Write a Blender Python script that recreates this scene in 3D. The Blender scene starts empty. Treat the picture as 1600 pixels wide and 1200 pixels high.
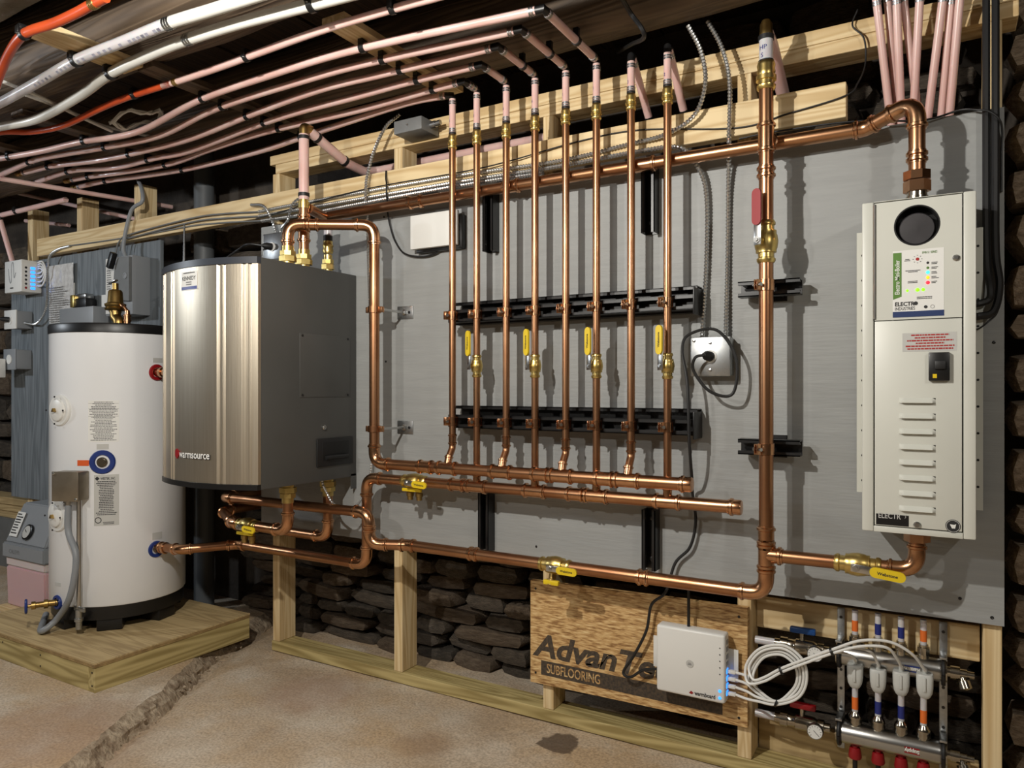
import bpy, bmesh, math, random
from mathutils import Vector, Matrix, noise
V = Vector
rng = random.Random(7)
sc = bpy.context.scene
COL = sc.collection

# ------------------------------------------------------------------ camera
F = 1140.0; TH = math.radians(30.4); HZ = 608.0
CX, CY, CZ = 0.0, -2.06, 1.06
cam = bpy.data.cameras.new('camera'); camo = bpy.data.objects.new('camera', cam); COL.objects.link(camo)
cam.sensor_width = 36; cam.lens = 36 * F / 1600; cam.shift_y = 8 / 1600; cam.clip_start = .02
camo.location = (CX, CY, CZ); camo.rotation_euler = (math.pi / 2, 0, TH)
sc.camera = camo
# ------------------------------------------------------------------ world, lamps, exposure
w = bpy.data.worlds.new('world'); sc.world = w; w.use_nodes = True
w.node_tree.nodes['Background'].inputs[0].default_value = (.75, .85, 1, 1)
w.node_tree.nodes['Background'].inputs[1].default_value = .012
def bulb(name, loc, power, radius, col=(1, .955, .88)):
    l = bpy.data.lights.new(name, 'POINT'); l.energy = power; l.shadow_soft_size = radius; l.color = col
    o = bpy.data.objects.new(name, l); COL.objects.link(o); o.location = loc; return o
bulb('ceiling_bulb', (-1.05, -1.7, 1.9), 56, .018)
bulb('ceiling_bulb', (-1.75, -2.7, 1.78), 22, .03)
bulb('ceiling_bulb', (.95, -1.6, 1.9), 13, .04)
bulb('ceiling_bulb', (-4.4, -1.9, 1.85), 30, .06, (.86, .93, 1))
sc.view_settings.view_transform = 'Standard'; sc.view_settings.look = 'None'
sc.view_settings.exposure = .9; sc.view_settings.gamma = 1; sc.view_settings.use_curve_mapping = False

# ------------------------------------------------------------------ measuring: a picture point at a known depth -> place
def ray(u, v):
    a = (u - 800) / F
    return V((-math.sin(TH) + a * math.cos(TH), math.cos(TH) + a * math.sin(TH), (HZ - v) / F))
def PY(u, v, y):
    r = ray(u, v); return V((CX, CY, CZ)) + r * ((y - CY) / r.y)
def PZ(u, v, z):
    r = ray(u, v); return V((CX, CY, CZ)) + r * ((z - CZ) / r.z)
def XY(u, y): return PY(u, HZ, y).x

# ------------------------------------------------------------------ materials
def lin(c):
    return tuple(((x / 255) / 12.92 if x / 255 <= .04045 else ((x / 255 + .055) / 1.055) ** 2.4) for x in c) + (1,)
MATS = {}
def mk(name, c1, c2=None, scale=20, rough=.5, metal=0, bump=0, stretch=(1, 1, 1), rvar=0, detail=4, bscale=None, **kw):
    m = bpy.data.materials.new(name); m.use_nodes = True; nt = m.node_tree; b = nt.nodes['Principled BSDF']
    b.inputs['Roughness'].default_value = rough; b.inputs['Metallic'].default_value = metal
    b.inputs['Base Color'].default_value = lin(c1)
    for k, val in kw.items(): b.inputs[k.replace('_', ' ')].default_value = val
    if c2 or bump or rvar:
        tc = nt.nodes.new('ShaderNodeTexCoord'); mp = nt.nodes.new('ShaderNodeMapping'); mp.inputs['Scale'].default_value = stretch
        nz = nt.nodes.new('ShaderNodeTexNoise'); nz.inputs['Scale'].default_value = scale; nz.inputs['Detail'].default_value = detail
        nt.links.new(tc.outputs['Object'], mp.inputs[0]); nt.links.new(mp.outputs[0], nz.inputs[0])
        if c2:
            cr = nt.nodes.new('ShaderNodeValToRGB'); cr.color_ramp.elements[0].color = lin(c1); cr.color_ramp.elements[1].color = lin(c2)
            cr.color_ramp.elements[0].position = .35; cr.color_ramp.elements[1].position = .68
            nt.links.new(nz.outputs[0], cr.inputs[0]); nt.links.new(cr.outputs[0], b.inputs['Base Color'])
        if rvar:
            mr = nt.nodes.new('ShaderNodeMapRange'); mr.inputs[3].default_value = rough - rvar; mr.inputs[4].default_value = rough + rvar
            nt.links.new(nz.outputs[0], mr.inputs[0]); nt.links.new(mr.outputs[0], b.inputs['Roughness'])
        if bump:
            src = nz
            if bscale:
                src = nt.nodes.new('ShaderNodeTexNoise'); src.inputs['Scale'].default_value = bscale; src.inputs['Detail'].default_value = 5
                nt.links.new(mp.outputs[0], src.inputs[0])
            bp = nt.nodes.new('ShaderNodeBump'); bp.inputs['Strength'].default_value = bump; bp.inputs['Distance'].default_value = .01
            nt.links.new(src.outputs[0], bp.inputs['Height']); nt.links.new(bp.outputs[0], b.inputs['Normal'])
    MATS[name] = m; return m
def glow(name, c, s):
    m = mk(name, c); b = m.node_tree.nodes['Principled BSDF']
    b.inputs['Emission Color'].default_value = lin(c); b.inputs['Emission Strength'].default_value = s; return m
def woodmat(name, axis, c1, c2, c3, bump=.15):
    """sawn softwood: stretched rings along one axis"""
    m = bpy.data.materials.new(name); m.use_nodes = True; nt = m.node_tree; b = nt.nodes['Principled BSDF']; b.inputs['Roughness'].default_value = .62
    tc = nt.nodes.new('ShaderNodeTexCoord'); mp = nt.nodes.new('ShaderNodeMapping')
    s = [1, 1, 1]; s['xyz'.index(axis)] = .06; mp.inputs['Scale'].default_value = s
    oi = nt.nodes.new('ShaderNodeObjectInfo'); add = nt.nodes.new('ShaderNodeVectorMath'); add.operation = 'ADD'
    nt.links.new(tc.outputs['Object'], mp.inputs[0]); nt.links.new(mp.outputs[0], add.inputs[0]); nt.links.new(oi.outputs['Random'], add.inputs[1])
    n1 = nt.nodes.new('ShaderNodeTexNoise'); n1.inputs['Scale'].default_value = 14; n1.inputs['Detail'].default_value = 2; n1.inputs['Distortion'].default_value = .4
    nt.links.new(add.outputs[0], n1.inputs[0])
    mul = nt.nodes.new('ShaderNodeMath'); mul.operation = 'MULTIPLY'; mul.inputs[1].default_value = 9; nt.links.new(n1.outputs[0], mul.inputs[0])
    fr = nt.nodes.new('ShaderNodeMath'); fr.operation = 'PINGPONG'; fr.inputs[1].default_value = .5; nt.links.new(mul.outputs[0], fr.inputs[0])
    cr = nt.nodes.new('ShaderNodeValToRGB'); e = cr.color_ramp.elements; e[0].color = lin(c1); e[1].color = lin(c2); e[0].position = .05; e[1].position = .42
    nt.links.new(fr.outputs[0], cr.inputs[0])
    n2 = nt.nodes.new('ShaderNodeTexNoise'); n2.inputs['Scale'].default_value = 6; n2.inputs['Detail'].default_value = 6; nt.links.new(add.outputs[0], n2.inputs[0])
    mx = nt.nodes.new('ShaderNodeMix'); mx.data_type = 'RGBA'; nt.links.new(cr.outputs[0], mx.inputs[6]); mx.inputs[7].default_value = lin(c3)
    r2 = nt.nodes.new('ShaderNodeValToRGB'); r2.color_ramp.elements[0].position = .52; r2.color_ramp.elements[1].position = .75; r2.color_ramp.elements[1].color = (.7, .7, .7, 1)
    nt.links.new(n2.outputs[0], r2.inputs[0]); nt.links.new(r2.outputs[0], mx.inputs[0]); nt.links.new(mx.outputs[2], b.inputs['Base Color'])
    bp = nt.nodes.new('ShaderNodeBump'); bp.inputs['Strength'].default_value = bump; bp.inputs['Distance'].default_value = .004
    nt.links.new(fr.outputs[0], bp.inputs['Height']); nt.links.new(bp.outputs[0], b.inputs['Normal'])
    MATS[name] = m; return m
for ax in 'xyz':
    woodmat('pine_' + ax, ax, (202, 174, 126), (226, 204, 160), (186, 152, 104))
    woodmat('treated_' + ax, ax, (150, 132, 82), (190, 172, 118), (140, 120, 76))
    woodmat('board_' + ax, ax, (44, 34, 27), (64, 50, 38), (32, 26, 21), .6)
    woodmat('old_' + ax, ax, (78, 65, 52), (106, 90, 73), (54, 45, 37), .6)
mk('ply_edge', (120, 96, 60), (178, 150, 100), 30, .7, stretch=(1, 1, 14))
woodmat('ply_top', 'x', (170, 146, 104), (196, 172, 126), (140, 116, 82), .1)
woodmat('blue_ply', 'z', (98, 105, 110), (120, 127, 132), (84, 90, 96), .25)
mk('grey_paint', (146, 148, 147), (152, 154, 153), 5, .55, bump=.12, stretch=(1, 1, 9), bscale=14)
mk('copper', (188, 142, 106), (160, 112, 80), 9, .32, 1, rvar=.08, detail=6)
mk('copper_fit', (210, 164, 126), (188, 138, 102), 30, .24, 1, rvar=.06)
mk('brass', (218, 194, 126), (200, 172, 100), 40, .33, 1, rvar=.07)
mk('old_brass', (176, 148, 92), (150, 122, 72), 40, .38, 1)
mk('steel', (190, 190, 188), None, 10, .28, 1)
mk('nickel', (186, 180, 166), (168, 160, 146), 40, .2, 1, rvar=.05)
mk('galv', (182, 184, 184), (160, 163, 165), 60, .38, 1, rvar=.08)
mk('flex_steel', (196, 198, 198), None, 10, .3, .9)
mk('brushed', (208, 198, 180), (200, 188, 168), 4, .4, 1, bump=.06, stretch=(60, 60, 1), bscale=6)
mk('pex_pink', (224, 192, 186), (212, 172, 164), 7, .28, Coat_Weight=.3, Subsurface_Weight=.15, Subsurface_Scale=.02)
mk('pex_clear', (206, 204, 206), (194, 192, 196), 6, .28, Coat_Weight=.3, Subsurface_Weight=.2, Subsurface_Scale=.02)
mk('pex_white', (222, 222, 216), (208, 208, 202), 5, .3, Coat_Weight=.3)
mk('pex_orange', (206, 84, 40), (184, 70, 34), 8, .32, Coat_Weight=.25)
mk('black_plastic', (18, 18, 19), None, 10, .38)
mk('black_paint', (22, 22, 23), (30, 30, 31), 20, .34)
mk('black_rubber', (22, 22, 23), None, 10, .5)
mk('white_enamel', (232, 234, 236), (228, 230, 232), 3, .24, Coat_Weight=.3)
mk('white_plastic', (222, 222, 218), None, 10, .38)
mk('actuator', (196, 198, 194), None, 10, .42)
mk('boiler_white', (206, 207, 198), (202, 203, 194), 6, .38)
mk('boiler_grey', (76, 76, 74), (72, 72, 70), 5, .42)
mk('boiler_dark', (50, 54, 62), None, 10, .4)
mk('grey_plastic', (138, 142, 146), None, 10, .42)
mk('mid_grey', (112, 114, 114), (104, 106, 106), 20, .45)
mk('box_metal', (148, 138, 122), (134, 124, 108), 20, .36, .7)
mk('conduit_grey', (132, 136, 140), None, 10, .45)
mk('red_plastic', (142, 16, 24), None, 10, .42)
mk('yellow', (226, 196, 36), (214, 184, 30), 30, .36)
mk('blue', (30, 52, 118), None, 10, .36)
mk('blue_handle', (24, 70, 130), None, 10, .36)
mk('orange_print', (226, 112, 44), None, 10, .4)
mk('blue_print', (34, 46, 120), None, 10, .4)
mk('paper', (226, 226, 222), None, 10, .55)
mk('silver_label', (188, 188, 184), None, 10, .45)
mk('ink', (34, 34, 36), None, 10, .6)
mk('faint_ink', (120, 120, 120), None, 10, .6)
mk('label_green', (86, 128, 50), None, 10, .5)
mk('label_navy', (26, 48, 96), None, 10, .5)
mk('label_orange', (214, 92, 40), None, 10, .5)
mk('white_ink', (240, 240, 236), None, 10, .5)
mk('red_ink', (168, 36, 34), None, 10, .5)
mk('foil', (224, 224, 222), (196, 194, 192), 40, .22, .1, bump=.5, bscale=30)
mk('jug', (214, 200, 198), None, 10, .3, Subsurface_Weight=.2, Subsurface_Scale=.03)
mk('jug_liquid', (208, 172, 174), None, 10, .3, Subsurface_Weight=.2, Subsurface_Scale=.03)
mk('dark_hole', (8, 8, 8), None, 10, .6)
mk('stone', (70, 62, 53), (98, 88, 76), 7, .85, bump=.8, bscale=26, detail=8)  # these three stone tones are darkened, painting in the shade behind the panel
mk('stone_dark', (56, 50, 43), (80, 72, 62), 8, .85, bump=.8, bscale=26, detail=8)
mk('stone_warm', (80, 66, 52), (108, 94, 78), 8, .85, bump=.8, bscale=26, detail=8)
mk('stone_lit', (122, 106, 88), (166, 150, 130), 9, .85, bump=1, bscale=26, detail=8)  # paler copy for the corner stones, the light falling there painted into the colour
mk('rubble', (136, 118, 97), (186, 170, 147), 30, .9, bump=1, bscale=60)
mk('hole_disc', (62, 60, 62), (50, 48, 50), 20, .4)
mk('mortar', (58, 52, 46), (76, 68, 60), 8, .9, bump=.8, bscale=30)
mk('bark', (88, 86, 76), (122, 120, 108), 9, .9, bump=1, bscale=22, detail=8)
glow('led_green', (110, 230, 10), 1.2); glow('led_red', (255, 24, 40), 1.6); glow('led_cyan', (60, 220, 200), .9); glow('led_amber', (255, 150, 10), 1.2); glow('led_blue', (40, 130, 255), 1.3)
# floor concrete
def concrete():
    m = mk('concrete', (176, 156, 131), (206, 196, 180), 3.6, .8, bump=.45, bscale=38, detail=9); nt = m.node_tree; b = nt.nodes['Principled BSDF']
    src = b.inputs['Base Color'].links[0].from_socket
    tc = nt.nodes.new('ShaderNodeTexCoord')
    n1 = nt.nodes.new('ShaderNodeTexNoise'); n1.inputs['Scale'].default_value = 1.6; n1.inputs['Detail'].default_value = 7; n1.inputs['Roughness'].default_value = .65; nt.links.new(tc.outputs['Object'], n1.inputs[0])
    r1 = nt.nodes.new('ShaderNodeValToRGB'); r1.color_ramp.elements[0].position = .46; r1.color_ramp.elements[1].position = .62
    nt.links.new(n1.outputs[0], r1.inputs[0])
    mx = nt.nodes.new('ShaderNodeMix'); mx.data_type = 'RGBA'; nt.links.new(r1.outputs[0], mx.inputs[0]); nt.links.new(src, mx.inputs[6]); mx.inputs[7].default_value = lin((186, 162, 130))
    n2 = nt.nodes.new('ShaderNodeTexNoise'); n2.inputs['Scale'].default_value = 130; n2.inputs['Detail'].default_value = 8; nt.links.new(tc.outputs['Object'], n2.inputs[0])
    r2 = nt.nodes.new('ShaderNodeValToRGB'); r2.color_ramp.elements[0].position = .3; r2.color_ramp.elements[0].color = (.66, .64, .62, 1); r2.color_ramp.elements[1].position = .62; r2.color_ramp.elements[1].color = (1.08, 1.06, 1.04, 1)
    nt.links.new(n2.outputs[0], r2.inputs[0])
    m2 = nt.nodes.new('ShaderNodeMix'); m2.data_type = 'RGBA'; m2.blend_type = 'MULTIPLY'; m2.inputs[0].default_value = 1
    nt.links.new(mx.outputs[2], m2.inputs[6]); nt.links.new(r2.outputs[0], m2.inputs[7]); 
    ge = nt.nodes.new('ShaderNodeNewGeometry'); n3 = nt.nodes.new('ShaderNodeTexNoise'); n3.inputs['Scale'].default_value = 22; n3.inputs['Detail'].default_value = 3; nt.links.new(ge.outputs['Position'], n3.inputs[0])
    cur = m2.outputs[2]
    for (px, py, pr, col, amt) in ((*PZ(873, 1157, -.006).xy, .066, (78, 62, 48), .85), (*PZ(490, 1080, -.006).xy, .12, (150, 112, 84), .45), (*PZ(660, 1160, -.006).xy, .06, (140, 112, 86), .4), (*PZ(60, 1150, .02).xy, .2, (150, 112, 88), .35)):
        ds_ = nt.nodes.new('ShaderNodeVectorMath'); ds_.operation = 'DISTANCE'; ds_.inputs[1].default_value = (px, py, 0); nt.links.new(ge.outputs['Position'], ds_.inputs[0])
        ad = nt.nodes.new('ShaderNodeMath'); ad.operation = 'MULTIPLY_ADD'; ad.inputs[1].default_value = pr * .9; nt.links.new(n3.outputs[0], ad.inputs[0]); nt.links.new(ds_.outputs['Value'], ad.inputs[2])
        mr = nt.nodes.new('ShaderNodeMapRange'); mr.inputs[1].default_value = pr * 1.3; mr.inputs[2].default_value = pr * (1.42 if amt > .8 else 2.2); mr.inputs[3].default_value = amt; mr.inputs[4].default_value = 0; nt.links.new(ad.outputs[0], mr.inputs[0])
        mm = nt.nodes.new('ShaderNodeMix'); mm.data_type = 'RGBA'; nt.links.new(mr.outputs[0], mm.inputs[0]); nt.links.new(cur, mm.inputs[6]); mm.inputs[7].default_value = lin(col); cur = mm.outputs[2]
    nt.links.new(cur, b.inputs['Base Color'])
concrete()
def osb():
    m = bpy.data.materials.new('osb'); m.use_nodes = True; nt = m.node_tree; b = nt.nodes['Principled BSDF']; b.inputs['Roughness'].default_value = .6
    tc = nt.nodes.new('ShaderNodeTexCoord'); last = None
    for rot, s in ((.35, (26, 26, 150)), (-.45, (30, 30, 170)), (.05, (22, 22, 140))):
        mp = nt.nodes.new('ShaderNodeMapping'); mp.inputs['Rotation'].default_value = (0, rot, 0); mp.inputs['Scale'].default_value = s
        nt.links.new(tc.outputs['Object'], mp.inputs[0])
        nz = nt.nodes.new('ShaderNodeTexNoise'); nz.inputs['Scale'].default_value = 1; nz.inputs['Detail'].default_value = 3; nt.links.new(mp.outputs[0], nz.inputs[0])
        if last is None: last = nz.outputs[0]
        else:
            mxn = nt.nodes.new('ShaderNodeMath'); mxn.operation = 'MAXIMUM'; nt.links.new(last, mxn.inputs[0]); nt.links.new(nz.outputs[0], mxn.inputs[1]); last = mxn.outputs[0]
    cr = nt.nodes.new('ShaderNodeValToRGB'); e = cr.color_ramp.elements; e[0].color = lin((136, 98, 56)); e[1].color = lin((226, 198, 146)); e[0].position = .45; e[1].position = .74
    k = e.new(.58); k.color = lin((196, 158, 104))
    nt.links.new(last, cr.inputs[0]); nt.links.new(cr.outputs[0], b.inputs['Base Color'])
    bp = nt.nodes.new('ShaderNodeBump'); bp.inputs['Strength'].default_value = .3; bp.inputs['Distance'].default_value = .003; nt.links.new(last, bp.inputs['Height']); nt.links.new(bp.outputs[0], b.inputs['Normal']); MATS['osb'] = m
osb()

# ------------------------------------------------------------------ mesh helpers
WL = {}
def reg(o, name, parent, c):
    COL.objects.link(o)
    if parent is not None: o.parent = parent; o.location = c - WL[parent]
    else: o.location = c
    WL[o] = V(c); return o
def thing(name, label, cat, loc, group=None):
    o = bpy.data.objects.new(name, None); o.empty_display_size = .05; reg(o, name, None, V(loc)); tag(o, label, cat, group); return o
def tag(o, label, cat, group=None, kind=None):
    if label: o['label'] = label
    if cat: o['category'] = cat
    if group: o['group'] = group
    if kind: o['kind'] = kind
    return o
def frame(d):
    d = d.normalized(); a = V((0, 0, 1)) if abs(d.z) < .9 else V((1, 0, 0))
    s = d.cross(a).normalized(); return s, d.cross(s).normalized()
class MB:
    def __init__(s): s.bm = bmesh.new()
    def box(s, c, size, R=None, bev=0, seg=2):
        r = bmesh.ops.create_cube(s.bm, size=1); vs = r['verts']
        M = Matrix.Translation(V(c)) @ (R.to_4x4() if R else Matrix()) @ Matrix.Diagonal((*size, 1))
        bmesh.ops.transform(s.bm, matrix=M, verts=vs)
        if bev:
            es = list({e for v in vs for e in v.link_edges}); bmesh.ops.bevel(s.bm, geom=es, offset=bev, segments=seg, affect='EDGES', profile=.5)
        return s
    def span(s, a, b, bev=0):
        a, b = V(a), V(b); return s.box((a + b) / 2, [abs(x) for x in (b - a)], None, bev)
    def tube(s, pts, r, n=12, caps=True, up=None):
        pts = [V(p) for p in pts]; rs = r if isinstance(r, (list, tuple)) else [r] * len(pts); rings = []
        prev = None
        for i, p in enumerate(pts):
            j0, j1 = max(i - 1, 0), min(i + 1, len(pts) - 1)
            d = pts[j1] - pts[j0]
            if d.length < 1e-9: d = prev[2] if prev else V((0, 0, 1))
            d = d.normalized()
            if prev is None:
                a, b = frame(d)
                if up is not None: a = (up - d * up.dot(d)).normalized(); b = d.cross(a)
            else:
                q = prev[2].rotation_difference(d); a = q @ prev[0]; a = (a - d * a.dot(d)).normalized(); b = d.cross(a)
            prev = (a, b, d)
            rings.append([s.bm.verts.new(p + (a * math.cos(2 * math.pi * (k + .5) / n) + b * math.sin(2 * math.pi * (k + .5) / n)) * rs[i]) for k in range(n)])
        for i in range(len(rings) - 1):
            for k in range(n):
                s.bm.faces.new((rings[i][k], rings[i][(k + 1) % n], rings[i + 1][(k + 1) % n], rings[i + 1][k]))
        if caps:
            s.bm.faces.new(rings[0][::-1]); s.bm.faces.new(rings[-1])
        return s
    def lathe(s, o, d, prof, n=16):
        o, d = V(o), V(d).normalized(); a, b = frame(d); prof = [(t, max(r, 1e-5)) for t, r in prof]
        R_ = [[s.bm.verts.new(o + d * t + (a * math.cos(2 * math.pi * (k + .5) / n) + b * math.sin(2 * math.pi * (k + .5) / n)) * r) for k in range(n)] for t, r in prof]
        for i in range(len(R_) - 1):
            for k in range(n): s.bm.faces.new((R_[i][k], R_[i][(k + 1) % n], R_[i + 1][(k + 1) % n], R_[i + 1][k]))
        s.bm.faces.new(R_[0][::-1]); s.bm.faces.new(R_[-1]); return s
    def cyl(s, a, b, r, n=16): return s.tube([a, b], r, n)
    def ball(s, c, r, sc3=(1, 1, 1), n=12):
        m = Matrix.Translation(V(c)) @ Matrix.Diagonal((*sc3, 1)); bmesh.ops.create_uvsphere(s.bm, u_segments=n, v_segments=max(6, n // 2), radius=r, matrix=m); return s
    def ring(s, c, d, R, r, n=20, m=8):
        a, b = frame(V(d)); s_ = [V(c) + (a * math.cos(2 * math.pi * k / n) + b * math.sin(2 * math.pi * k / n)) * R for k in range(n + 1)]
        return s.tube(s_, r, m, caps=False)
    def poly(s, pts, d):
        """flat outline extruded along d"""
        d = V(d); A = [s.bm.verts.new(V(p)) for p in pts]; B = [s.bm.verts.new(V(p) + d) for p in pts]; n = len(A)
        s.bm.faces.new(A); s.bm.faces.new(B[::-1])
        for i in range(n): s.bm.faces.new((A[i], B[i], B[(i + 1) % n], A[(i + 1) % n]))
        return s
    def build(s, name, mat, parent=None, smooth=True, ang=38):
        bm = s.bm; bmesh.ops.recalc_face_normals(bm, faces=bm.faces)
        lo = V([min(v.co[i] for v in bm.verts) for i in range(3)]); hi = V([max(v.co[i] for v in bm.verts) for i in range(3)]); c = (lo + hi) / 2
        for v in bm.verts: v.co -= c
        me = bpy.data.meshes.new(name); bm.to_mesh(me); bm.free(); me.materials.append(MATS[mat] if isinstance(mat, str) else mat)
        if smooth:
            me.polygons.foreach_set('use_smooth', [True] * len(me.polygons)); me.set_sharp_from_angle(angle=math.radians(ang))
        o = bpy.data.objects.new(name, me)
        if name in ('screw', 'nail', 'flange_hole', 'dial_marks', 'fine_print', 'printed_text'): o['kind'] = 'stuff'   # specks too small to pick apart
        return reg(o, name, parent, c)
def rpath(pts, R, k=7):
    """round the corners of a polyline"""
    pts = [V(p) for p in pts]; out = [pts[0]]
    for i in range(1, len(pts) - 1):
        d1 = (pts[i] - pts[i - 1]); d2 = (pts[i + 1] - pts[i]); l1, l2 = d1.length, d2.length; d1.normalize(); d2.normalize()
        th = d1.angle(d2)
        if th < .02: out.append(pts[i]); continue
        t = min(R * math.tan(th / 2), l1 * .49, l2 * .49); a = pts[i] - d1 * t; b = pts[i] + d2 * t
        for j in range(k + 1):
            f = j / k; out.append(a.lerp(pts[i], f).lerp(pts[i].lerp(b, f), f))
    out.append(pts[-1]); return out
def spline(pts, k=10):
    pts = [V(p) for p in pts]; P = [pts[0] * 2 - pts[1]] + pts + [pts[-1] * 2 - pts[-2]]; out = []
    for i in range(1, len(P) - 2):
        for j in range(k):
            t = j / k; a, b, c, d = P[i - 1:i + 3]
            out.append(.5 * (2 * b + (c - a) * t + (2 * a - 5 * b + 4 * c - d) * t * t + (3 * b - a - 3 * c + d) * t ** 3))
    out.append(pts[-1]); return out
def resample(pts, step):
    out = [pts[0]]; acc = 0
    for a, b in zip(pts, pts[1:]):
        L = (b - a).length
        if L < 1e-9: continue
        t = step - acc
        while t <= L: out.append(a.lerp(b, t / L)); t += step
        acc = (acc + L) % step
    return out
def flex(parent, name, pts, r, mat='flex_steel', step=.0048, amp=.22):
    """armoured cable with ridges"""
    p = resample(pts, step); rs = [r * (1 + (amp if i % 2 else -amp)) for i in range(len(p))]
    return MB().tube(p, rs, 10).build(name, mat, parent, ang=14)
def cord(name, label, pts, r, mat, cat='cable', group=None, ties=()):
    o = MB().tube(pts, r, 8).build(name, mat, None); tag(o, label, cat, group); return o
# flat writing
DG = []
def writing(body, size, mapf, mat, parent, name='lettering', bold=0, align='LEFT', shear=0, space=1, th=.0004):
    cu = bpy.data.curves.new('t', 'FONT'); cu.body = body; cu.size = size; cu.align_x = align; cu.align_y = 'BOTTOM_BASELINE'
    cu.offset = bold * size; cu.shear = shear; cu.space_character = space; cu.resolution_u = 3
    o = bpy.data.objects.new('t', cu); COL.objects.link(o); bpy.context.view_layer.update()
    me = bpy.data.meshes.new_from_object(o.evaluated_get(bpy.context.evaluated_depsgraph_get())); bpy.data.objects.remove(o); bpy.data.curves.remove(cu)
    bm = bmesh.new(); bm.from_mesh(me); bpy.data.meshes.remove(me)
    if len(bm.faces) == 0: bm.free(); return None
    for v in bm.verts: v.co = mapf(v.co.x, v.co.y, th)
    m = MB(); m.bm.free(); m.bm = bm; return m.build(name, mat, parent, smooth=False)
def plane_map(o, rt, up):
    o, rt, up = V(o), V(rt).normalized(), V(up).normalized(); n = rt.cross(up)
    return lambda x, y, h: o + rt * x + up * y + n * h
def patch(mapf, x0, y0, x1, y1, mat, parent, name='label', nx=1, th=.0003):
    m = MB(); g = [[m.bm.verts.new(mapf(x0 + (x1 - x0) * i / nx, y, th)) for i in range(nx + 1)] for y in (y0, y1)]
    g2 = [[m.bm.verts.new(mapf(x0 + (x1 - x0) * i / nx, y, -.0002)) for i in range(nx + 1)] for y in (y0, y1)]
    for i in range(nx):
        m.bm.faces.new((g[0][i], g[0][i + 1], g[1][i + 1], g[1][i])); m.bm.faces.new((g2[0][i + 1], g2[0][i], g2[1][i], g2[1][i + 1]))
        m.bm.faces.new((g2[0][i], g2[0][i + 1], g[0][i + 1], g[0][i])); m.bm.faces.new((g[1][i], g[1][i + 1], g2[1][i + 1], g2[1][i]))
    for i, j in ((0, 0), (nx, nx)):
        f = (g2[0][i], g[0][i], g[1][i], g2[1][i]); m.bm.faces.new(f if i == 0 else f[::-1])
    return m.build(name, mat, parent, smooth=False)
def fine_print(mapf, x0, y0, x1, y1, rows, mat, parent, fill=.5, seed=1, center=True, nm='fine_print', th=.0008):
    """rows of print too small to read"""
    r = random.Random(seed); m = MB(); H = (y1 - y0) / rows
    for k in range(rows):
        wd = (x1 - x0) * r.uniform(.55, 1); xs = x0 + ((x1 - x0) - wd) / 2 if center else x0; xe = xs + wd; x = xs; y = y1 - (k + .75) * H
        while x < xe:
            l = min(r.uniform(.02, .09) * (x1 - x0) + .001, xe - x)
            A = [mapf(x, y, th), mapf(x + l, y, th), mapf(x + l, y + H * fill, th), mapf(x, y + H * fill, th)]
            m.bm.faces.new([m.bm.verts.new(p) for p in A]); x += l + .012 * (x1 - x0)
    return m.build(nm, mat, parent, smooth=False)
def disc(mapf, cx, cy, r, mat, parent, name, th=.001, n=24, r0=0):
    m = MB(); a = [m.bm.verts.new(mapf(cx + r * math.cos(2 * math.pi * k / n), cy + r * math.sin(2 * math.pi * k / n), th)) for k in range(n)]
    if r0:
        b = [m.bm.verts.new(mapf(cx + r0 * math.cos(2 * math.pi * k / n), cy + r0 * math.sin(2 * math.pi * k / n), th)) for k in range(n)]
        for k in range(n): m.bm.faces.new((a[k], a[(k + 1) % n], b[(k + 1) % n], b[k]))
    else: m.bm.faces.new(a)
    return m.build(name, mat, parent, smooth=False)
# ------------------------------------------------------------------ plumbing helpers
def bead_prof(L, r):
    """fitting barrel of length L with a pressed bead at each end"""
    b = r * 1.12; t = r * 1.32
    return [(0, r * 1.06), (0, b), (.18 * r, b), (.3 * r, t), (.62 * r, t), (.75 * r, b), (L - .75 * r, b), (L - .62 * r, t), (L - .3 * r, t), (L - .18 * r, b), (L, b), (L, r * 1.06)]
def coupling(parent, p, d, r, L=None, mat='copper_fit', name='coupling'):
    L = L or r * 3.4; d = V(d).normalized(); return MB().lathe(V(p) - d * L / 2, d, bead_prof(L, r), 16).build(name, mat, parent)
def tee(parent, p, d, bdir, r, rb, L=None, mat='copper_fit', bl=None):
    L = L or r * 4.4; d = V(d).normalized(); bdir = V(bdir).normalized(); m = MB().lathe(V(p) - d * L / 2, d, bead_prof(L, r), 16)
    bl = bl or r * 2.3; pr = bead_prof(bl, rb)[6:]; m.lathe(V(p), bdir, [(0, rb * 1.12)] + pr, 14); return m.build('tee', mat, parent)
def elbow(parent, p, d1, d2, r, mat='copper_fit', Rk=2.5, stub=1.3):
    d1, d2 = V(d1).normalized(), V(d2).normalized(); th = d1.angle(d2); R = r * Rk; t = R * math.tan(th / 2); p = V(p); S = stub * r
    A = p - d1 * t; B = p + d2 * t; b = r * 1.12; tt = r * 1.32
    pts = []; rs = []
    for q, rr in ((S, r * 1.06), (S - .01 * r, b), (S - .2 * r, b), (S - .32 * r, tt), (S - .62 * r, tt), (S - .75 * r, b)): pts.append(A - d1 * q); rs.append(rr)
    for j in range(9):
        f = j / 8; pts.append(A.lerp(p, f).lerp(p.lerp(B, f), f)); rs.append(b)
    for q, rr in ((S - .75 * r, b), (S - .62 * r, tt), (S - .32 * r, tt), (S - .2 * r, b), (S - .01 * r, b), (S, r * 1.06)): pts.append(B + d2 * q); rs.append(rr)
    return MB().tube(pts, rs, 16).build('elbow', mat, parent)
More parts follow.
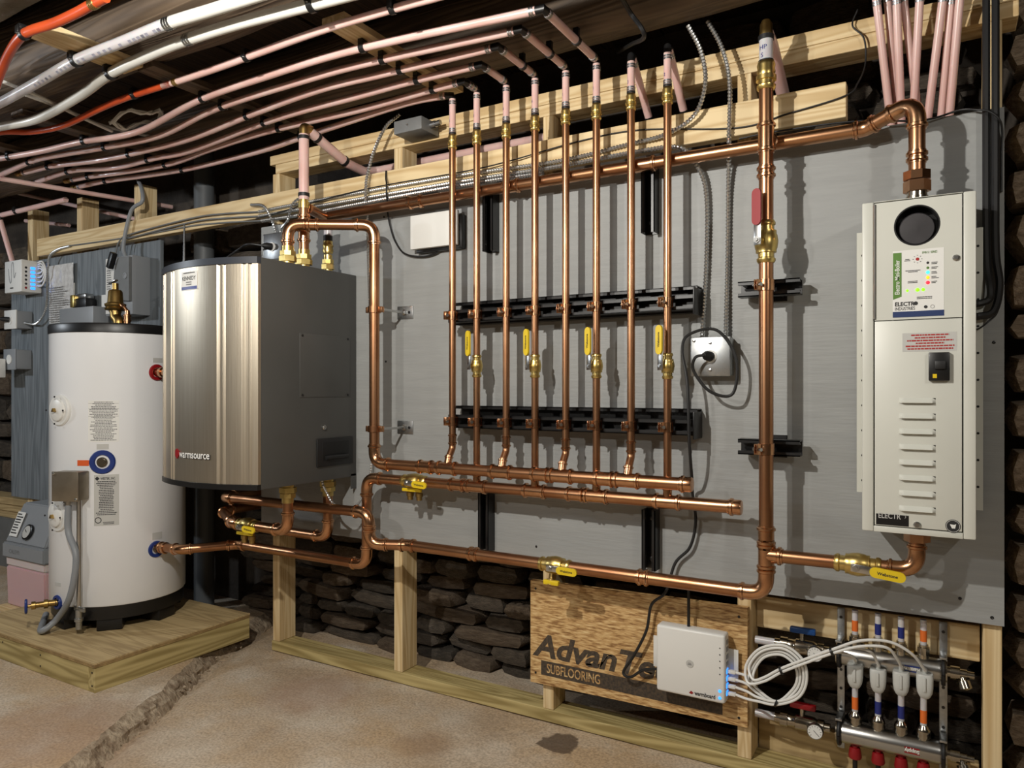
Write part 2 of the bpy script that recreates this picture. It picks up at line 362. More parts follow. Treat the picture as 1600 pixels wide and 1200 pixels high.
def run(parent, pts, r, mat='copper', fit='copper_fit', elbows=True, name='tube', skip=()):
    pts = [V(p) for p in pts]; o = MB().tube(rpath(pts, r * 2.5), r, 16).build(name, mat, parent)
    if elbows:
        for i in range(1, len(pts) - 1):
            if i not in skip: elbow(parent, pts[i], pts[i] - pts[i - 1], pts[i + 1] - pts[i], r, fit, stub=1.3)
    return o
def cap(parent, p, d, r, mat='copper_fit'):
    d = V(d).normalized(); return MB().lathe(V(p) - d * r * 1.6, d, [(0, r * 1.06), (0, r * 1.12), (.2 * r, r * 1.12), (.35 * r, r * 1.32), (.7 * r, r * 1.32), (.85 * r, r * 1.14), (1.75 * r, r * 1.14), (1.95 * r, r * 1.05), (2 * r, r * .8), (2 * r, 0)], 16).build('end_cap', mat, parent)
def nutp(m, p, d, r, L): m.tube([V(p), V(p) + V(d).normalized() * L], r, 6); return m
def valve(parent, p, d, r, stem, hdir, hl, color='yellow', hw=.018, text=None, drain=False, off=None, tdir=None):
    """ball valve: brass body along d, stem out along `stem`, flat lever along hdir"""
    p, d, stem, hdir = V(p), V(d).normalized(), V(stem).normalized(), V(hdir).normalized(); L = r * 6.4
    m = MB().lathe(p - d * L / 2, d, [(0, r * 1.1), (0, r * 1.18), (r * .3, r * 1.36), (r * .65, r * 1.36), (r * .8, r * 1.16), (r * 1.5, r * 1.16), (r * 1.55, r * 1.5), (r * 2, r * 1.5), (r * 2.2, r * 1.6), (r * 3.2, r * 1.75), (r * 4.2, r * 1.6), (r * 4.4, r * 1.5), (r * 4.85, r * 1.5), (r * 4.9, r * 1.16), (r * 5.6, r * 1.16), (r * 5.75, r * 1.36), (r * 6.1, r * 1.36), (L, r * 1.18), (L, r * 1.1)], 16)
    m.cyl(p, p + stem * r * 2.5, r * .55, 12)
    body = m.build('valve_body', 'brass', parent)
    so = p + stem * r * 2.5
    m = MB(); nutp(m, so, stem, r * .55, r * .45); m.cyl(so, so + stem * r * .7, r * .3, 8); m.build('stem_nut', 'steel', body)
    h0 = so + stem * r * .15; side = stem.cross(hdir).normalized(); R = Matrix((hdir, side, stem)).transposed()
    MB().box(h0 + hdir * hl * .12, (hl * .45, hw * .8, .003), R, .001).build('lever', 'steel', body)
    a = h0 + hdir * hl * .28; bpt = h0 + hdir * hl; pts = []
    for s_, base, sg in ((1, a, -1), (1, bpt, 1)):
        for k in range(7):
            an = -math.pi / 2 + math.pi * k / 6; cc = base - hdir * sg * hw / 2
            pts.append(cc + hdir * sg * math.cos(an) * hw / 2 + side * math.sin(an) * hw / 2 * sg)
    hm = MB().poly([q + stem * .001 for q in pts], stem * .006).build('handle', color, body)
    if text:
        td = V(tdir) if tdir else hdir; sz = hw * .42
        mf = plane_map(a.lerp(bpt, .5) + stem * .0072, td, stem.cross(td))
        writing(text, sz, lambda x, y, h: mf(x, y - sz * .3, h), 'ink', hm, bold=.02, align='CENTER') if False else writing(text, sz, lambda x, y, h: mf(x, y - sz * .32, h), 'ink', body, bold=.02, align='CENTER')
    if drain:
        dn = V((0, 0, -1)); q = p + dn * r
        for sgn in (-.8, .8):
            q = p + d * r * sgn * 1.5; mm = MB().lathe(q, dn, [(0, r * .6), (r * 2.2, r * .6), (r * 2.3, r * .8), (r * 3.1, r * .8), (r * 3.15, r * .62), (r * 3.9, r * .62), (r * 3.9, r * .4)], 10).build('drain_port', 'old_brass', body)
            MB().box(q + dn * r * 1.7 + stem * r * 1.0, (r * 2.6, r * .5, r * .7), Matrix((d, stem, V((0, 0, 1)))).transposed(), r * .15).build('wing_handle', color, body)
    return body
def split_clamp(parent, p, r, back=V((0, 1, 0)), d=V((0, 0, 1)), reach=.02, mat='copper_fit'):
    """two-part strut clamp round a pipe with bolt ears in front"""
    p = V(p); d = V(d); back = V(back).normalized(); side = d.cross(back).normalized()
    m = MB().lathe(p - d * .014, d, [(0, r), (0, r * 1.18), (.028, r * 1.18), (.028, r)], 16)
    ear = V((-.55, -.83, 0)); ep = d.cross(ear).normalized(); f = p + ear * (r * 1.1 + .007)
    for s_ in (-1, 1): m.box(f + ep * .0045 * s_, (.003, .02, .027), Matrix((ep, ear, d)).transposed(), .001)
    m.box(p + back * (r + reach / 2), (.022, reach, .028), Matrix((side, back, d)).transposed())
    c = m.build('clamp', mat, parent)
    MB().lathe(f + ear * .003 - ep * .013, ep, [(0, .003), (0, .0052), (.005, .0052), (.005, .0026), (.021, .0026), (.021, .005), (.026, .005)], 8).build('bolt', 'steel', c)
def crimp(parent, p, d, r, n=2, mat='galv'):
    d = V(d).normalized(); m = MB()
    for k in range(n): m.lathe(V(p) + d * (k - n / 2) * r * .62, d, [(0, r), (0, r * 1.13), (r * .45, r * 1.13), (r * .45, r)], 14)
    return m.build('crimp_ring', mat, parent)
def adapter(parent, p, r, d=V((0, 0, 1)), mat='brass'):
    """brass press adapter between copper and plastic pipe"""
    L = r * 4.2; d = V(d); return MB().lathe(V(p) - d * L / 2, d, [(0, r * 1.1), (.2 * r, r * 1.3), (.6 * r, r * 1.36), (.8 * r, r * 1.15), (1.3 * r, r * 1.15), (1.35 * r, r * 1.42), (2 * r, r * 1.42), (2.1 * r, r * 1.18), (2.6 * r, r * 1.3), (3.0 * r, r * 1.18), (3.5 * r, r * 1.3), (4.0 * r, r * 1.15), (L, r * 1.05)], 14).build('brass_adapter', mat, parent)

# ================================================================== THE SETTING
def edge_x(y):
    """x of the broken slab edge at depth y"""
    P = [(.6, -2.75), (.2, -2.66), (-.1, -2.53), (-.5, -2.31), (-.92, -2.08), (-1.6, -1.72), (-2.6, -1.3), (-4.6, -.6)]
    for (y0, x0), (y1, x1) in zip(P, P[1:]):
        if y1 <= y <= y0: return x0 + (x1 - x0) * (y - y0) / (y1 - y0)
    return P[0][1] if y > .6 else P[-1][1]
def grid(name, xs, ys, zf, mat, parent=None):
    m = MB(); g = [[m.bm.verts.new((x, y, zf(x, y))) for x in xs] for y in ys]
    for j in range(len(ys) - 1):
        for i in range(len(xs) - 1): m.bm.faces.new((g[j][i], g[j][i + 1], g[j + 1][i + 1], g[j + 1][i]))
    return m.build(name, mat, parent)
N2 = lambda x, y, s, k=0: noise.noise(V((x * s, y * s, k)))
floor = grid('floor', [-6.6 + 9.8 * i / 330 for i in range(331)], [-4.7 + 5.2 * j / 120 for j in range(121)], lambda x, y: -.012 - .026 * math.exp(-((x - edge_x(y) - .035) / .035) ** 2) * (1 + .5 * N2(x, y, 12)) + .005 * N2(x, y, 2.2) + .002 * N2(x, y, 9), 'concrete')
floor['kind'] = 'structure'
m = MB(); rows = []
prof = [(-4.2, 0), (-2.5, 0), (-1.6, 0), (-1.1, 0), (-.8, 0), (-.55, 0), (-.35, 0), (-.2, 0), (-.1, 0), (-.03, -.001), (-.012, -.006), (0, -.016), (.012, -.024), (.022, -.036), (.035, -.06)]
for j in range(261):
    y = -4.6 + 5.0 * j / 260; ex = edge_x(y); row = []
    for k, (dx, dz) in enumerate(prof):
        near = max(0, 1 - abs(dx) / .25)
        jit = near * (.03 * N2(0, y, 3, 3) + .013 * N2(k * .3, y, 13, 5) + .009 * N2(k * .8, y, 45, 8))
        x = max(ex + dx + 1.5 * jit, -6.5)
        z = .022 + dz + .004 * N2(x, y, 2.5, 1) + (.005 * N2(x * 1.3, y, 30, 2) - .003 if -.02 < dx < .04 else .0015 * N2(x, y, 11, 2))
        row.append(m.bm.verts.new((x, y, z)))
    rows.append(row)
for j in range(260):
    for k in range(9): m.bm.faces.new((rows[j][k], rows[j][k + 1], rows[j + 1][k + 1], rows[j + 1][k]))
pos = [[v.co.copy() for v in r_[9:]] for r_ in rows]
for r_ in rows:
    for v in r_[10:]: m.bm.verts.remove(v)
m.build('slab', 'concrete', floor)['label'] = 'raised concrete slab beside the broken edge'
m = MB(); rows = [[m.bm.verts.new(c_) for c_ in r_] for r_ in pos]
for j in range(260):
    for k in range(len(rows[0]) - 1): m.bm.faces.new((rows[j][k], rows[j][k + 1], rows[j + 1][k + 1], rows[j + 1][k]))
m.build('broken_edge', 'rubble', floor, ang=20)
# crumbs along the broken edge
m = MB()
for i in range(70):
    y = rng.uniform(-2.2, .1); x = edge_x(y) + rng.uniform(.02, .075); s = rng.uniform(.002, .006)
    r_ = bmesh.ops.create_icosphere(m.bm, subdivisions=1, radius=s, matrix=Matrix.Translation((x, y, -.008 + s * .4)))
    for v in r_['verts']: v.co += V((rng.uniform(-1, 1), rng.uniform(-1, 1), rng.uniform(-1, 1))) * s * .3
o = m.build('crumbs', 'rubble', floor); o['kind'] = 'stuff'
# walls
def wallbox(name, a, b, mat='mortar'):
    o = MB().span(a, b).build(name, mat, None, smooth=False); o['kind'] = 'structure'; return o
wall_back = wallbox('wall_back', (-6.6, .36, -.1), (3.2, .48, 2.36))
wallbox('wall_left', (-6.72, -4.7, -.1), (-6.6, .48, 2.36)); wallbox('wall_right', (3.2, -4.7, -.1), (3.32, .48, 2.36)); wallbox('wall_front', (-6.72, -4.82, -.1), (3.32, -4.7, 2.36))
# stones of the back wall
SV = []; SL = []
for k in range(9):
    bm = bmesh.new(); bmesh.ops.create_cube(bm, size=1); bmesh.ops.subdivide_edges(bm, edges=bm.edges[:], cuts=1, use_grid_fill=True)
    for v in bm.verts:
        p = v.co.copy(); q = p * 2; l = (abs(q.x) ** 4 + abs(q.y) ** 4 + abs(q.z) ** 4) ** .25; q = q / l if l else q
        v.co = q * .5 + noise.noise_vector(p * 2.3 + V((k * 7.1, 0, 0))) * .085
    me = bpy.data.meshes.new('stone'); bm.to_mesh(me); bm.free(); me.polygons.foreach_set('use_smooth', [True] * len(me.polygons)); me.set_sharp_from_angle(angle=math.radians(50))
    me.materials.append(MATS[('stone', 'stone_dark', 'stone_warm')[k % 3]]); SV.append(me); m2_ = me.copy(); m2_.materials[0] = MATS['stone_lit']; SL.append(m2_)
def stones(x0, x1, z0, z1, hmin=.04, hmax=.085, wmin=.12, wmax=.36, yb=.35, mats=None):
    z = z0; r = random.Random(int(x0 * 100) + int(z0 * 77)); n = 0
    while z < z1:
        h = r.uniform(hmin, hmax); x = x0 + (r.uniform(-.12, 0) if mats is None else 0)
        while x < x1:
            wd = r.uniform(wmin, wmax); hh = h * r.uniform(.82, 1.05)
            o = bpy.data.objects.new('stone', r.choice(mats or SV)); COL.objects.link(o); o.parent = wall_back
            c = V((x + wd / 2, yb + r.uniform(-.03, .015), z + hh / 2)); o.location = c - WL[wall_back]; o.scale = (wd * 1.02, r.uniform(.12, .2), hh * 1.02)
            o.rotation_euler = (0, r.uniform(-.07, .07), 0); x += wd + r.uniform(.0, .014); n += 1
        z += h * 1.0
    return n
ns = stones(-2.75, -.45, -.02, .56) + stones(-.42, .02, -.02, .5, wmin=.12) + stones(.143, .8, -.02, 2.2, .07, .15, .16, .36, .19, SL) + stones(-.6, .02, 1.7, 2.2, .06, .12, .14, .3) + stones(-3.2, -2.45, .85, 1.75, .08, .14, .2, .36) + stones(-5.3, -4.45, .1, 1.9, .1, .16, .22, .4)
# ceiling: floorboards above and rough joists
ceil_ = MB().span((-6.6, -4.7, 2.3), (3.2, .48, 2.36)).build('ceiling', 'board_y', None, smooth=False); ceil_['kind'] = 'structure'
x = -6.5
while x < 3.1:
    wd = rng.uniform(.16, .22); MB().span((x, -4.65, 2.272 + rng.uniform(-.004, .004)), (min(x + wd - .006, 3.15), .36, 2.3)).build('board', 'board_y', ceil_, smooth=False); x += wd
def joist(y0, y1, z0, mat, k, label):
    m = MB(); n = 90; sec = 20; rings = []
    for i in range(n + 1):
        xx = -6.5 + 9.6 * i / n; ring = []
        for j in range(sec):
            a = 2 * math.pi * (j + .5) / sec; ca, sa = math.cos(a), math.sin(a); l = (abs(ca) ** 5 + abs(sa) ** 5) ** .2
            d = 1 + .07 * noise.noise(V((xx * 1.6, ca * 1.2, sa * 1.2 + k * 5))) + .035 * noise.noise(V((xx * 6, ca * 4, sa * 4 + k)))
            ring.append(m.bm.verts.new((xx, (y0 + y1) / 2 + ca / l * d * (y1 - y0) / 2, (z0 + 2.272) / 2 + min(sa / l * d, 1) * (2.272 - z0) / 2)))
        rings.append(ring)
    for i in range(n):
        for j in range(sec): m.bm.faces.new((rings[i][j], rings[i][(j + 1) % sec], rings[i + 1][(j + 1) % sec], rings[i + 1][j]))
    m.bm.faces.new(rings[0]); m.bm.faces.new(rings[-1][::-1]); o = m.build('joist', mat, None, ang=60); tag(o, label, 'joist', 'rough joists'); return o
joist(-.25, -.07, 2.062, 'old_x', 1, 'rough dark joist beside the wall framing, over the copper risers')
joist(-.86, -.63, 2.062, 'old_x', 2, 'rough dark joist directly above the two white plastic pipes')
joist(-1.42, -1.0, 2.07, 'bark', 3, 'grey bark-covered joist beside the short orange pipe')
# strapping boards across the joists, they carry the pipe clips
for x, lab, mt_ in ((-1.40, 'pale strapping board across the joists, over the row of risers', 'pine_y'), (-2.10, 'dark strapping board across the joists, over the steel-fronted boiler', 'old_y'), (-2.86, 'dark strapping board across the joists, above the white tank', 'old_y'), (-3.32, 'dark strapping board across the joists, farthest from the risers', 'old_y')):
    tag(MB().span((x - .04, -.62 if mt_ == 'pine_y' else -.70, 2.042), (x + .04, -.06, 2.06)).build('strapping_board', mt_, None, smooth=False), lab, 'board', 'strapping boards')

# ================================================================== TIMBER FRAMING
YF = .018
def lumber(name, a, b, mat, label, cat='stud', group=None):
    o = MB().span(a, b, .0025).build(name, mat, None, smooth=False); tag(o, label, cat, group); return o
lumber('bottom_plate', (-2.36, YF, -.008), (.14, YF + .089, .032), 'treated_x', 'greenish treated timber sill plate lying on the concrete floor', 'timber')
lumber('top_plate', (-2.37, YF, 1.976), (.16, YF + .089, 2.014), 'pine_x', 'upper of the two stacked top plates over the short studs', 'timber')
lumber('top_plate', (-2.34, YF + .002, 1.938), (.16, YF + .091, 1.9755), 'pine_x', 'lower of the two stacked top plates over the short studs', 'timber')
S5 = [-2.335, -1.70, -1.085, -.47, .108]
for x, lab in zip(S5, ('pine stud behind the steel-fronted boiler', 'pine stud under the copper bends, next to the copper risers', 'pine stud at the edge of the printed board without the white controller', 'pine stud at the edge of the printed board near the white controller', 'pine corner stud beside the hanging black cables and rough stone')):
    lumber('stud', (x - .019, YF + .001, .0325), (x + .019, YF + .088, 1.9375), 'pine_z', lab, 'stud', 'studs of the wall frame')
XL = (-4.235, -3.76, -3.275)
for x, lab in zip(XL, ('pine stud behind the white wiring box with blue lights', 'pine stud over the blue-grey plywood, between two other studs', 'pine stud behind the grey cable rising over the safety switch')):
    lumber('stud', (x - .024, YF + .001, -.008), (x + .024, YF + .088, 2.03), 'pine_z', lab, 'stud', 'studs behind the blue-grey plywood')
lumber('rail', (-4.05, -.0385, 1.75), (-.205, -.0005, 1.84), 'pine_x', 'long pale timber rail carrying the armoured cables', 'timber')
lumber('cross_brace', (-.45, .08, .385), (.085, .118, .475), 'pine_x', 'timber crosspiece behind the floor heating manifold', 'timber')
lumber('base_board', (-.45, YF + .09, -.008), (.085, YF + .115, .12), 'ply_top', 'weathered plywood strip low behind the floor heating manifold', 'board')
# painted plywood
pn = thing('painted_plywood', 'large light grey painted plywood panel behind the copper risers', 'panel', (-1.13, .009, .5))
MB().span((-2.40, 0, .503), (.13, .0175, 1.722)).build('sheet', 'grey_paint', pn, smooth=False)
m = MB()
for u, v in ((1553, 535), (1550, 965), (603, 565), (838, 854), (1500, 935), (600, 339), (920, 270)):
    p = PY(u, v, 0); m.lathe(p + V((0, .001, 0)), (0, -1, 0), [(0, .004), (.002, .004), (.0025, .002), (.0015, 0)], 8)
m.build('screw', 'black_paint', pn)
tag(MB().span((-4.39, 0, .474), (-3.07, .0175, 1.742), .001).build('blue_grey_panel', 'blue_ply', None, smooth=False), 'blue-grey stained plywood panel behind the white tank', 'panel')
# printed subfloor board
bd = thing('printed_board', 'flake board offcut with black printed lettering nailed low on the studs', 'board', (-.8, 0, .115))
A = PY(829, 909, 0); B = PY(1167, 948, 0); m = MB()
m.poly([V((-1.139, .0172, .117)), V((-.457, .0172, .128)), V((-.457, .0172, .458)), V((-1.139, .0172, .444))], (0, -.018, 0)); m.build('sheet', 'osb', bd, smooth=False)
mk('stamp', (52, 46, 40), (84, 70, 54), 120, .7)
mf = plane_map((-1.125, -.0008, .208), (1, 0, -.0), (0, 0, 1))
writing('AdvanTech', .098, lambda x, y, h: mf(x * 1.12, y, h), 'stamp', bd, bold=.032, shear=.25)
patch(mf, .025, -.06, .6, -.014, 'stamp', bd, 'print_band')
writing('SUBFLOORING', .042, lambda x, y, h: mf(.045 + x * .66, y - .05, h + .0006), 'osb', bd, bold=.01)
for x, z in ((-1.12, .42), (-1.12, .15), (-.48, .43), (-.48, .15)): MB().lathe((x, 0, z), (0, -1, 0), [(0, .004), (.0012, .004), (.0014, 0)], 8).build('nail', 'black_paint', bd)
# tank platform
pf = thing('tank_platform', 'low timber platform with a plywood top under the white tank', 'platform', (-2.9, -.3, .02))
PX0, PX1, PY0, PY1, PZ0 = -3.40, -2.485, -.635, .012, .022
MB().span((PX0, PY0, PZ0), (PX1 - .0385, PY0 + .038, PZ0 + .086), .002).build('front_joist', 'treated_x', pf, smooth=False)
MB().span((PX1 - .038, PY0, PZ0), (PX1, PY1, PZ0 + .086), .002).build('side_joist', 'treated_y', pf, smooth=False)
MB().span((PX0, PY1 - .038, PZ0), (PX1 - .0385, PY1, PZ0 + .086), .002).build('back_joist', 'treated_x', pf, smooth=False)
for k in range(3):
    MB().span((PX0, PY0 - .002, PZ0 + .0865 + k * .0055), (PX1 + .002, PY1, PZ0 + .0915 + k * .0055)).build('ply_layer', 'ply_edge' if k < 2 else 'ply_top', pf, smooth=False)
ZP = PZ0 + .1027
m = MB()
for x, z in ((-2.50, .09), (-2.50, .045), (-2.83, .09), (-2.83, .05), (-3.1, .09)): m.lathe((x, PY0, z), (0, -1, 0), [(0, .0035), (.0012, .0035), (.0013, 0)], 8)
m.build('nail', 'black_paint', pf)

# ================================================================== BLACK STRUT
def strut(parent, c, L, axis, face, name='channel', h=.041, dp=.04):
    """open strut channel, open side towards `face`"""
    axis, face = V(axis).normalized(), V(face).normalized(); w_ = axis.cross(face).normalized(); R = Matrix((axis, w_, face)).transposed(); c = V(c); t = .003; m = MB()
    m.box(c - face * (dp / 2 - t / 2), (L, h, t), R)
    for s_ in (-1, 1):
        m.box(c + w_ * s_ * (h / 2 - t / 2), (L, t, dp), R); m.box(c + w_ * s_ * (h / 2 - .005) + face * (dp / 2 - t / 2), (L, .010, t), R); m.box(c + w_ * s_ * (h / 2 - .0085) + face * (dp / 2 - .006), (L, t, .009), R)
    return m.build(name, 'black_paint', parent, smooth=False)
for z, lab in ((1.300, 'upper black strut rail clamped to the copper risers'), (.955, 'lower black strut rail clamped to the copper risers')):
    t = thing('strut_rail', lab, 'strut', (-1.0, -.02, z)); x0, x1 = -1.405, -.585
    strut(t, ((x0 + x1) / 2, -.0215, z + .012), x1 - x0, (1, 0, 0), (0, -1, 0), 'back_channel', h=.075)
    strut(t, ((x0 + x1) / 2, -.0625, z), x1 - x0, (1, 0, 0), (0, -1, 0), 'front_channel')
    MB().box((x1 + .002, -.043, z + .004), (.004, .08, .075), None, .001).build('end_plate', 'black_plastic', t)
for u, va, vb, lab in ((762, 296, 392, 'short black strut under the copper rail, beside the plain white cover box'), (1012, 250, 363, 'short black strut under the copper rail, beside the armoured cables'), (755, 770, 862, 'short black strut below the copper headers, behind the twin drain valve'), (1013, 797, 892, 'short black strut below the copper headers, beside the black cord')):
    x = XY(u, -.04); z1 = PY(u, va, -.04).z; z0 = PY(u, vb, -.04).z
    t = thing('short_strut', lab, 'strut', (x, 0, z0)); strut(t, (x, -.0205, (z0 + z1) / 2), z1 - z0, (0, 0, 1), (0, -1, 0))
    for q in (.16, .84): MB().lathe((x, -.004, z0 + (z1 - z0) * q), (0, -1, 0), [(0, .008), (.004, .008), (.005, .005), (.005, 0)], 6).build('bolt', 'steel', t)
for v, lab in ((452, 'upper black strut bracket holding the tall copper pipe'), (698, 'lower black strut bracket holding the tall copper pipe')):
    z = PY(1200, v, -.04).z; t = thing('strut_bracket', lab, 'bracket', (-.37, 0, z)); xa, xb = XY(1156, -.05), XY(1252, -.05)
    strut(t, ((xa + xb) / 2, -.0525, z), xb - xa, (1, 0, 0), (0, -1, 0), 'arm')
    m = MB(); x = (xa + xb) / 2
    for s_ in (-1, 1): m.box((x + s_ * .025, -.016, z), (.003, .032, .038))
    m.box((x, -.0018, z), (.07, .0035, .06)); m.build('wall_plate', 'black_paint', t, smooth=False)

# ================================================================== WHITE TANK
TC = V((-2.956, -.26, 0)); TR = .2512; ZB, ZT = .222, 1.283
tk = thing('water_tank', 'tall white cylindrical water tank with black lid on a timber platform', 'tank', (TC.x, TC.y, ZP))
MB().lathe((TC.x, TC.y, ZB), (0, 0, 1), [(0, TR - .012), (0, TR - .004), (.006, TR), (ZT - ZB, TR), (ZT - ZB, TR - .01)], 72).build('body', 'white_enamel', tk)
MB().lathe((TC.x, TC.y, ZT - .004), (0, 0, 1), [(0, TR), (0, TR + .003), (.03, TR + .004), (.036, TR + .001), (.038, TR - .012), (.03, TR - .02), (.03, 0)], 72).build('lid', 'black_plastic', tk)
MB().lathe((TC.x, TC.y, ZP + .045), (0, 0, 1), [(0, TR - .02), (0, TR - .008), (ZB - ZP - .045, TR - .006), (ZB - ZP - .045, TR - .02)], 72).build('skirt', 'black_plastic', tk)
for a in (-95, -40, 15, 80, 150, 210): 
    c = TC + V((math.cos(math.radians(a)), math.sin(math.radians(a)), 0)) * (TR - .06); MB().box((c.x, c.y, ZP + .026), (.09, .09, .05), Matrix.Rotation(math.radians(a), 3, 'Z'), .004).build('foot', 'black_plastic', tk)
def PC(u, v):
    r = ray(u, v); o = V((CX, CY, CZ)); d = V((r.x, r.y)); q = V((o.x - TC.x, o.y - TC.y)); a = d.dot(d); b = 2 * d.dot(q); c = q.dot(q) - TR * TR; D = max(b * b - 4 * a * c, 0); t = (-b - math.sqrt(D)) / (2 * a); p = o + r * t
    return math.atan2(p.y - TC.y, p.x - TC.x), p.z
def cmap(a0, z0):
    def f(x, y, h): an = a0 + x / TR; return V((TC.x + math.cos(an) * (TR + h), TC.y + math.sin(an) * (TR + h), z0 + y))
    return f
def tlabel(u0, v0, u1, v1, mat, name='label'):
    a, z1 = PC(u0, v0); b, z0 = PC(u1, v1); mf = cmap(a, z0); Wd = (b - a) * TR; H = z1 - z0; o = patch(mf, 0, 0, Wd, H, mat, tk, name, nx=8, th=.0006); return mf, Wd, H, o
mf, Wd, H, o = tlabel(138, 626, 186, 690, 'paper', 'instruction_label'); fine_print(mf, .004, .004, Wd - .004, H - .003, 26, 'faint_ink', o, .55, 3)
for y in (H * .93, H * .8, H * .62): patch(mf, .001, y, Wd - .001, y + .0007, 'ink', o, 'rule', 8, .0009)
mf, Wd, H, o = tlabel(147, 742, 186, 820, 'silver_label', 'rating_label'); writing('WESTEK, INC.', .0135, lambda x, y, h: mf(Wd * .27 + x * .62, H * .9 + y, h + .0008), 'ink', o, bold=.02)
patch(lambda x, y, h: mf(Wd * .13 + (x - y) * .7, H * .925 + (x + y) * .7, h), -.006, -.006, .006, .006, 'ink', o, 'logo', 1, .001)
fine_print(mf, .006, H * .2, Wd - .006, H * .88, 20, 'ink', o, .5, 5); disc(mf, Wd * .17, H * .11, .012, 'ink', o, 'mark', .0009, r0=.009); fine_print(mf, Wd * .3, .004, Wd - .01, H * .08, 2, 'ink', o, .5, 9)
tlabel(151, 694, 170, 702, 'silver_label', 'small_tag'); tlabel(238, 833, 253, 841, 'silver_label', 'small_tag'); tlabel(239, 559, 254, 567, 'silver_label', 'small_tag'); tlabel(86, 909, 95, 917, 'silver_label', 'small_tag')
tlabel(121, 719, 139, 728, 'label_orange', 'warning_tag')
for u, v in ((93, 641), (90, 806)):
    a, z = PC(u, v); n = V((math.cos(a), math.sin(a), 0)); p = TC + n * TR + V((0, 0, z)); k = MB().lathe(p - n * .012, n, [(0, .062), (.013, .062), (.017, .058), (.018, .043), (.025, .041), (.028, .036), (.0285, 0)], 28).build('access_cover', 'white_plastic', tk)
    sd = V((-n.y, n.x, 0)); m = MB()
    for sx, sz in ((0, 1), (0, -1), (1, 0), (-1, 0)): m.lathe(p + n * .018 + sd * .052 * sx + V((0, 0, .052 * sz)), n, [(0, .0035), (.003, .0035), (.003, 0)], 8)
    m.build('screw', 'black_paint', k); q = p + n * .0165
    MB().poly([q + sd * .007 - V((0, 0, .006)), q - sd * .007 - V((0, 0, .006)), q + V((0, 0, .008))], n * .0125).build('warning_triangle', 'old_brass', k, smooth=False)
    MB().box(q + n * .0126, (.0012, .0016, .008)).build('bolt_symbol', 'ink', k)
def port(u, v, mat, R=.036, hole=True):
    a, z = PC(u, v); n = V((math.cos(a), math.sin(a), 0)); p = TC + n * TR + V((0, 0, z)); k = MB().lathe(p - n * .012, n, [(0, R), (.014, R), (.018, R * .93), (.018, R * .62), (.008, R * .52), (.008, R * .3), (.008, 0)], 28).build('port_collar', mat, tk)
    MB().lathe(p - n * .008, n, [(0, R * .42), (.014, R * .42), (.014, R * .3), (.02, R * .3), (.02, 0)], 16).build('port_nipple', 'nickel', k); return p, n
port(160, 722, 'blue', .046)
ph, nh = port(245, 582, 'red_plastic', .033); pb, nb = port(244, 858, 'blue', .033); pd, nd = port(90, 941, 'blue', .028)
nh = V((1, 0, 0)); MB().lathe(ph, nh, [(0, .017), (.03, .017), (.03, .021), (.045, .021), (.045, .0165), (.075, .0165), (.08, .0165)], 14).build('copper_stub', 'copper_fit', tk)
# drain tap with a blue wheel
ds = (V((-.45, -.9, 0))).normalized(); m = MB().lathe(pd, ds, [(0, .012), (.03, .012), (.032, .017), (.045, .017), (.045, .011), (.07, .011), (.072, .015), (.085, .015), (.086, .006), (.105, .006)], 12); tap = m.build('drain_tap', 'old_brass', tk)
m = MB().lathe(pd + ds * .098, ds, [(0, .008), (.008, .008), (.008, 0)], 12).ring(pd + ds * .102, ds, .0235, .0048, 20, 8); a_, b_ = frame(ds)
for k in range(6): d = a_ * math.cos(k * math.pi / 3) + b_ * math.sin(k * math.pi / 3); m.cyl(pd + ds * .102, pd + ds * .102 + d * .023, .003, 6)
m.build('wheel_handle', 'blue', tap)
# junction box on the tank front with conduits
a, z = PC(122, 757); n = V((math.cos(a - .02), math.sin(a - .02), 0)); sd = V((-n.y, n.x, 0)); R3 = Matrix((sd, n, V((0, 0, 1)))).transposed(); p = TC + n * TR + V((0, 0, z))
jb = MB().box(p + n * .03, (.104, .06, .108), R3, .004).build('junction_box', 'box_metal', tk); MB().box(p + n * .062, (.108, .004, .112), R3, .0015).build('box_cover', 'box_metal', jb)
m = MB()
for sx, sz in ((-1, 1), (1, -1)): m.lathe(p + n * .064 + sd * .046 * sx + V((0, 0, .048 * sz)), n, [(0, .005), (.003, .005), (.004, .003), (.004, 0)], 10)
m.build('screw', 'steel', jb)
q0 = p + n * .03 - V((0, 0, .054)) - sd * .012
MB().lathe(q0, (0, 0, -1), [(0, .017), (.012, .017), (.012, .013), (.02, .013)], 12).build('conduit_nut', 'steel', jb)
g = [q0 - V((0, 0, .015)), q0 + V((0.005, -.005, -.2)), q0 + V((.012, -.01, -.32)), V((PY(100, 925, -.46)))]
gp = spline([q0 - V((0, 0, .01)), q0 - V((0, 0, .12)), PY(119, 870, -.525), PY(110, 930, -.535), PY(90, 966, -.53), V((PZ(64, 986, ZP + .014))), V((PZ(72, 960, ZP + .02)))], 10)
MB().tube(gp, .0118, 12).build('flexible_conduit', 'conduit_grey', tk)
q1 = p + n * .03 - V((0, 0, .054)) + sd * .032; zb = ZP + .03
MB().tube(rpath([q1, V((q1.x, q1.y, zb + .02)), V((q1.x - .05, q1.y + .03, zb + .005))], .03), .0088, 12).build('metal_conduit', 'steel', tk)
m = MB().lathe((q1.x, q1.y, zb - .004), (0, 0, 1), [(0, .0), (0, .012), (.028, .012), (.03, .016), (.042, .016), (.042, .0125), (.075, .0125), (.075, .009)], 12).box((q1.x + .012, q1.y - .004, zb + .075), (.07, .008, .018), None, .003); m.build('conduit_elbow', 'galv', tk)
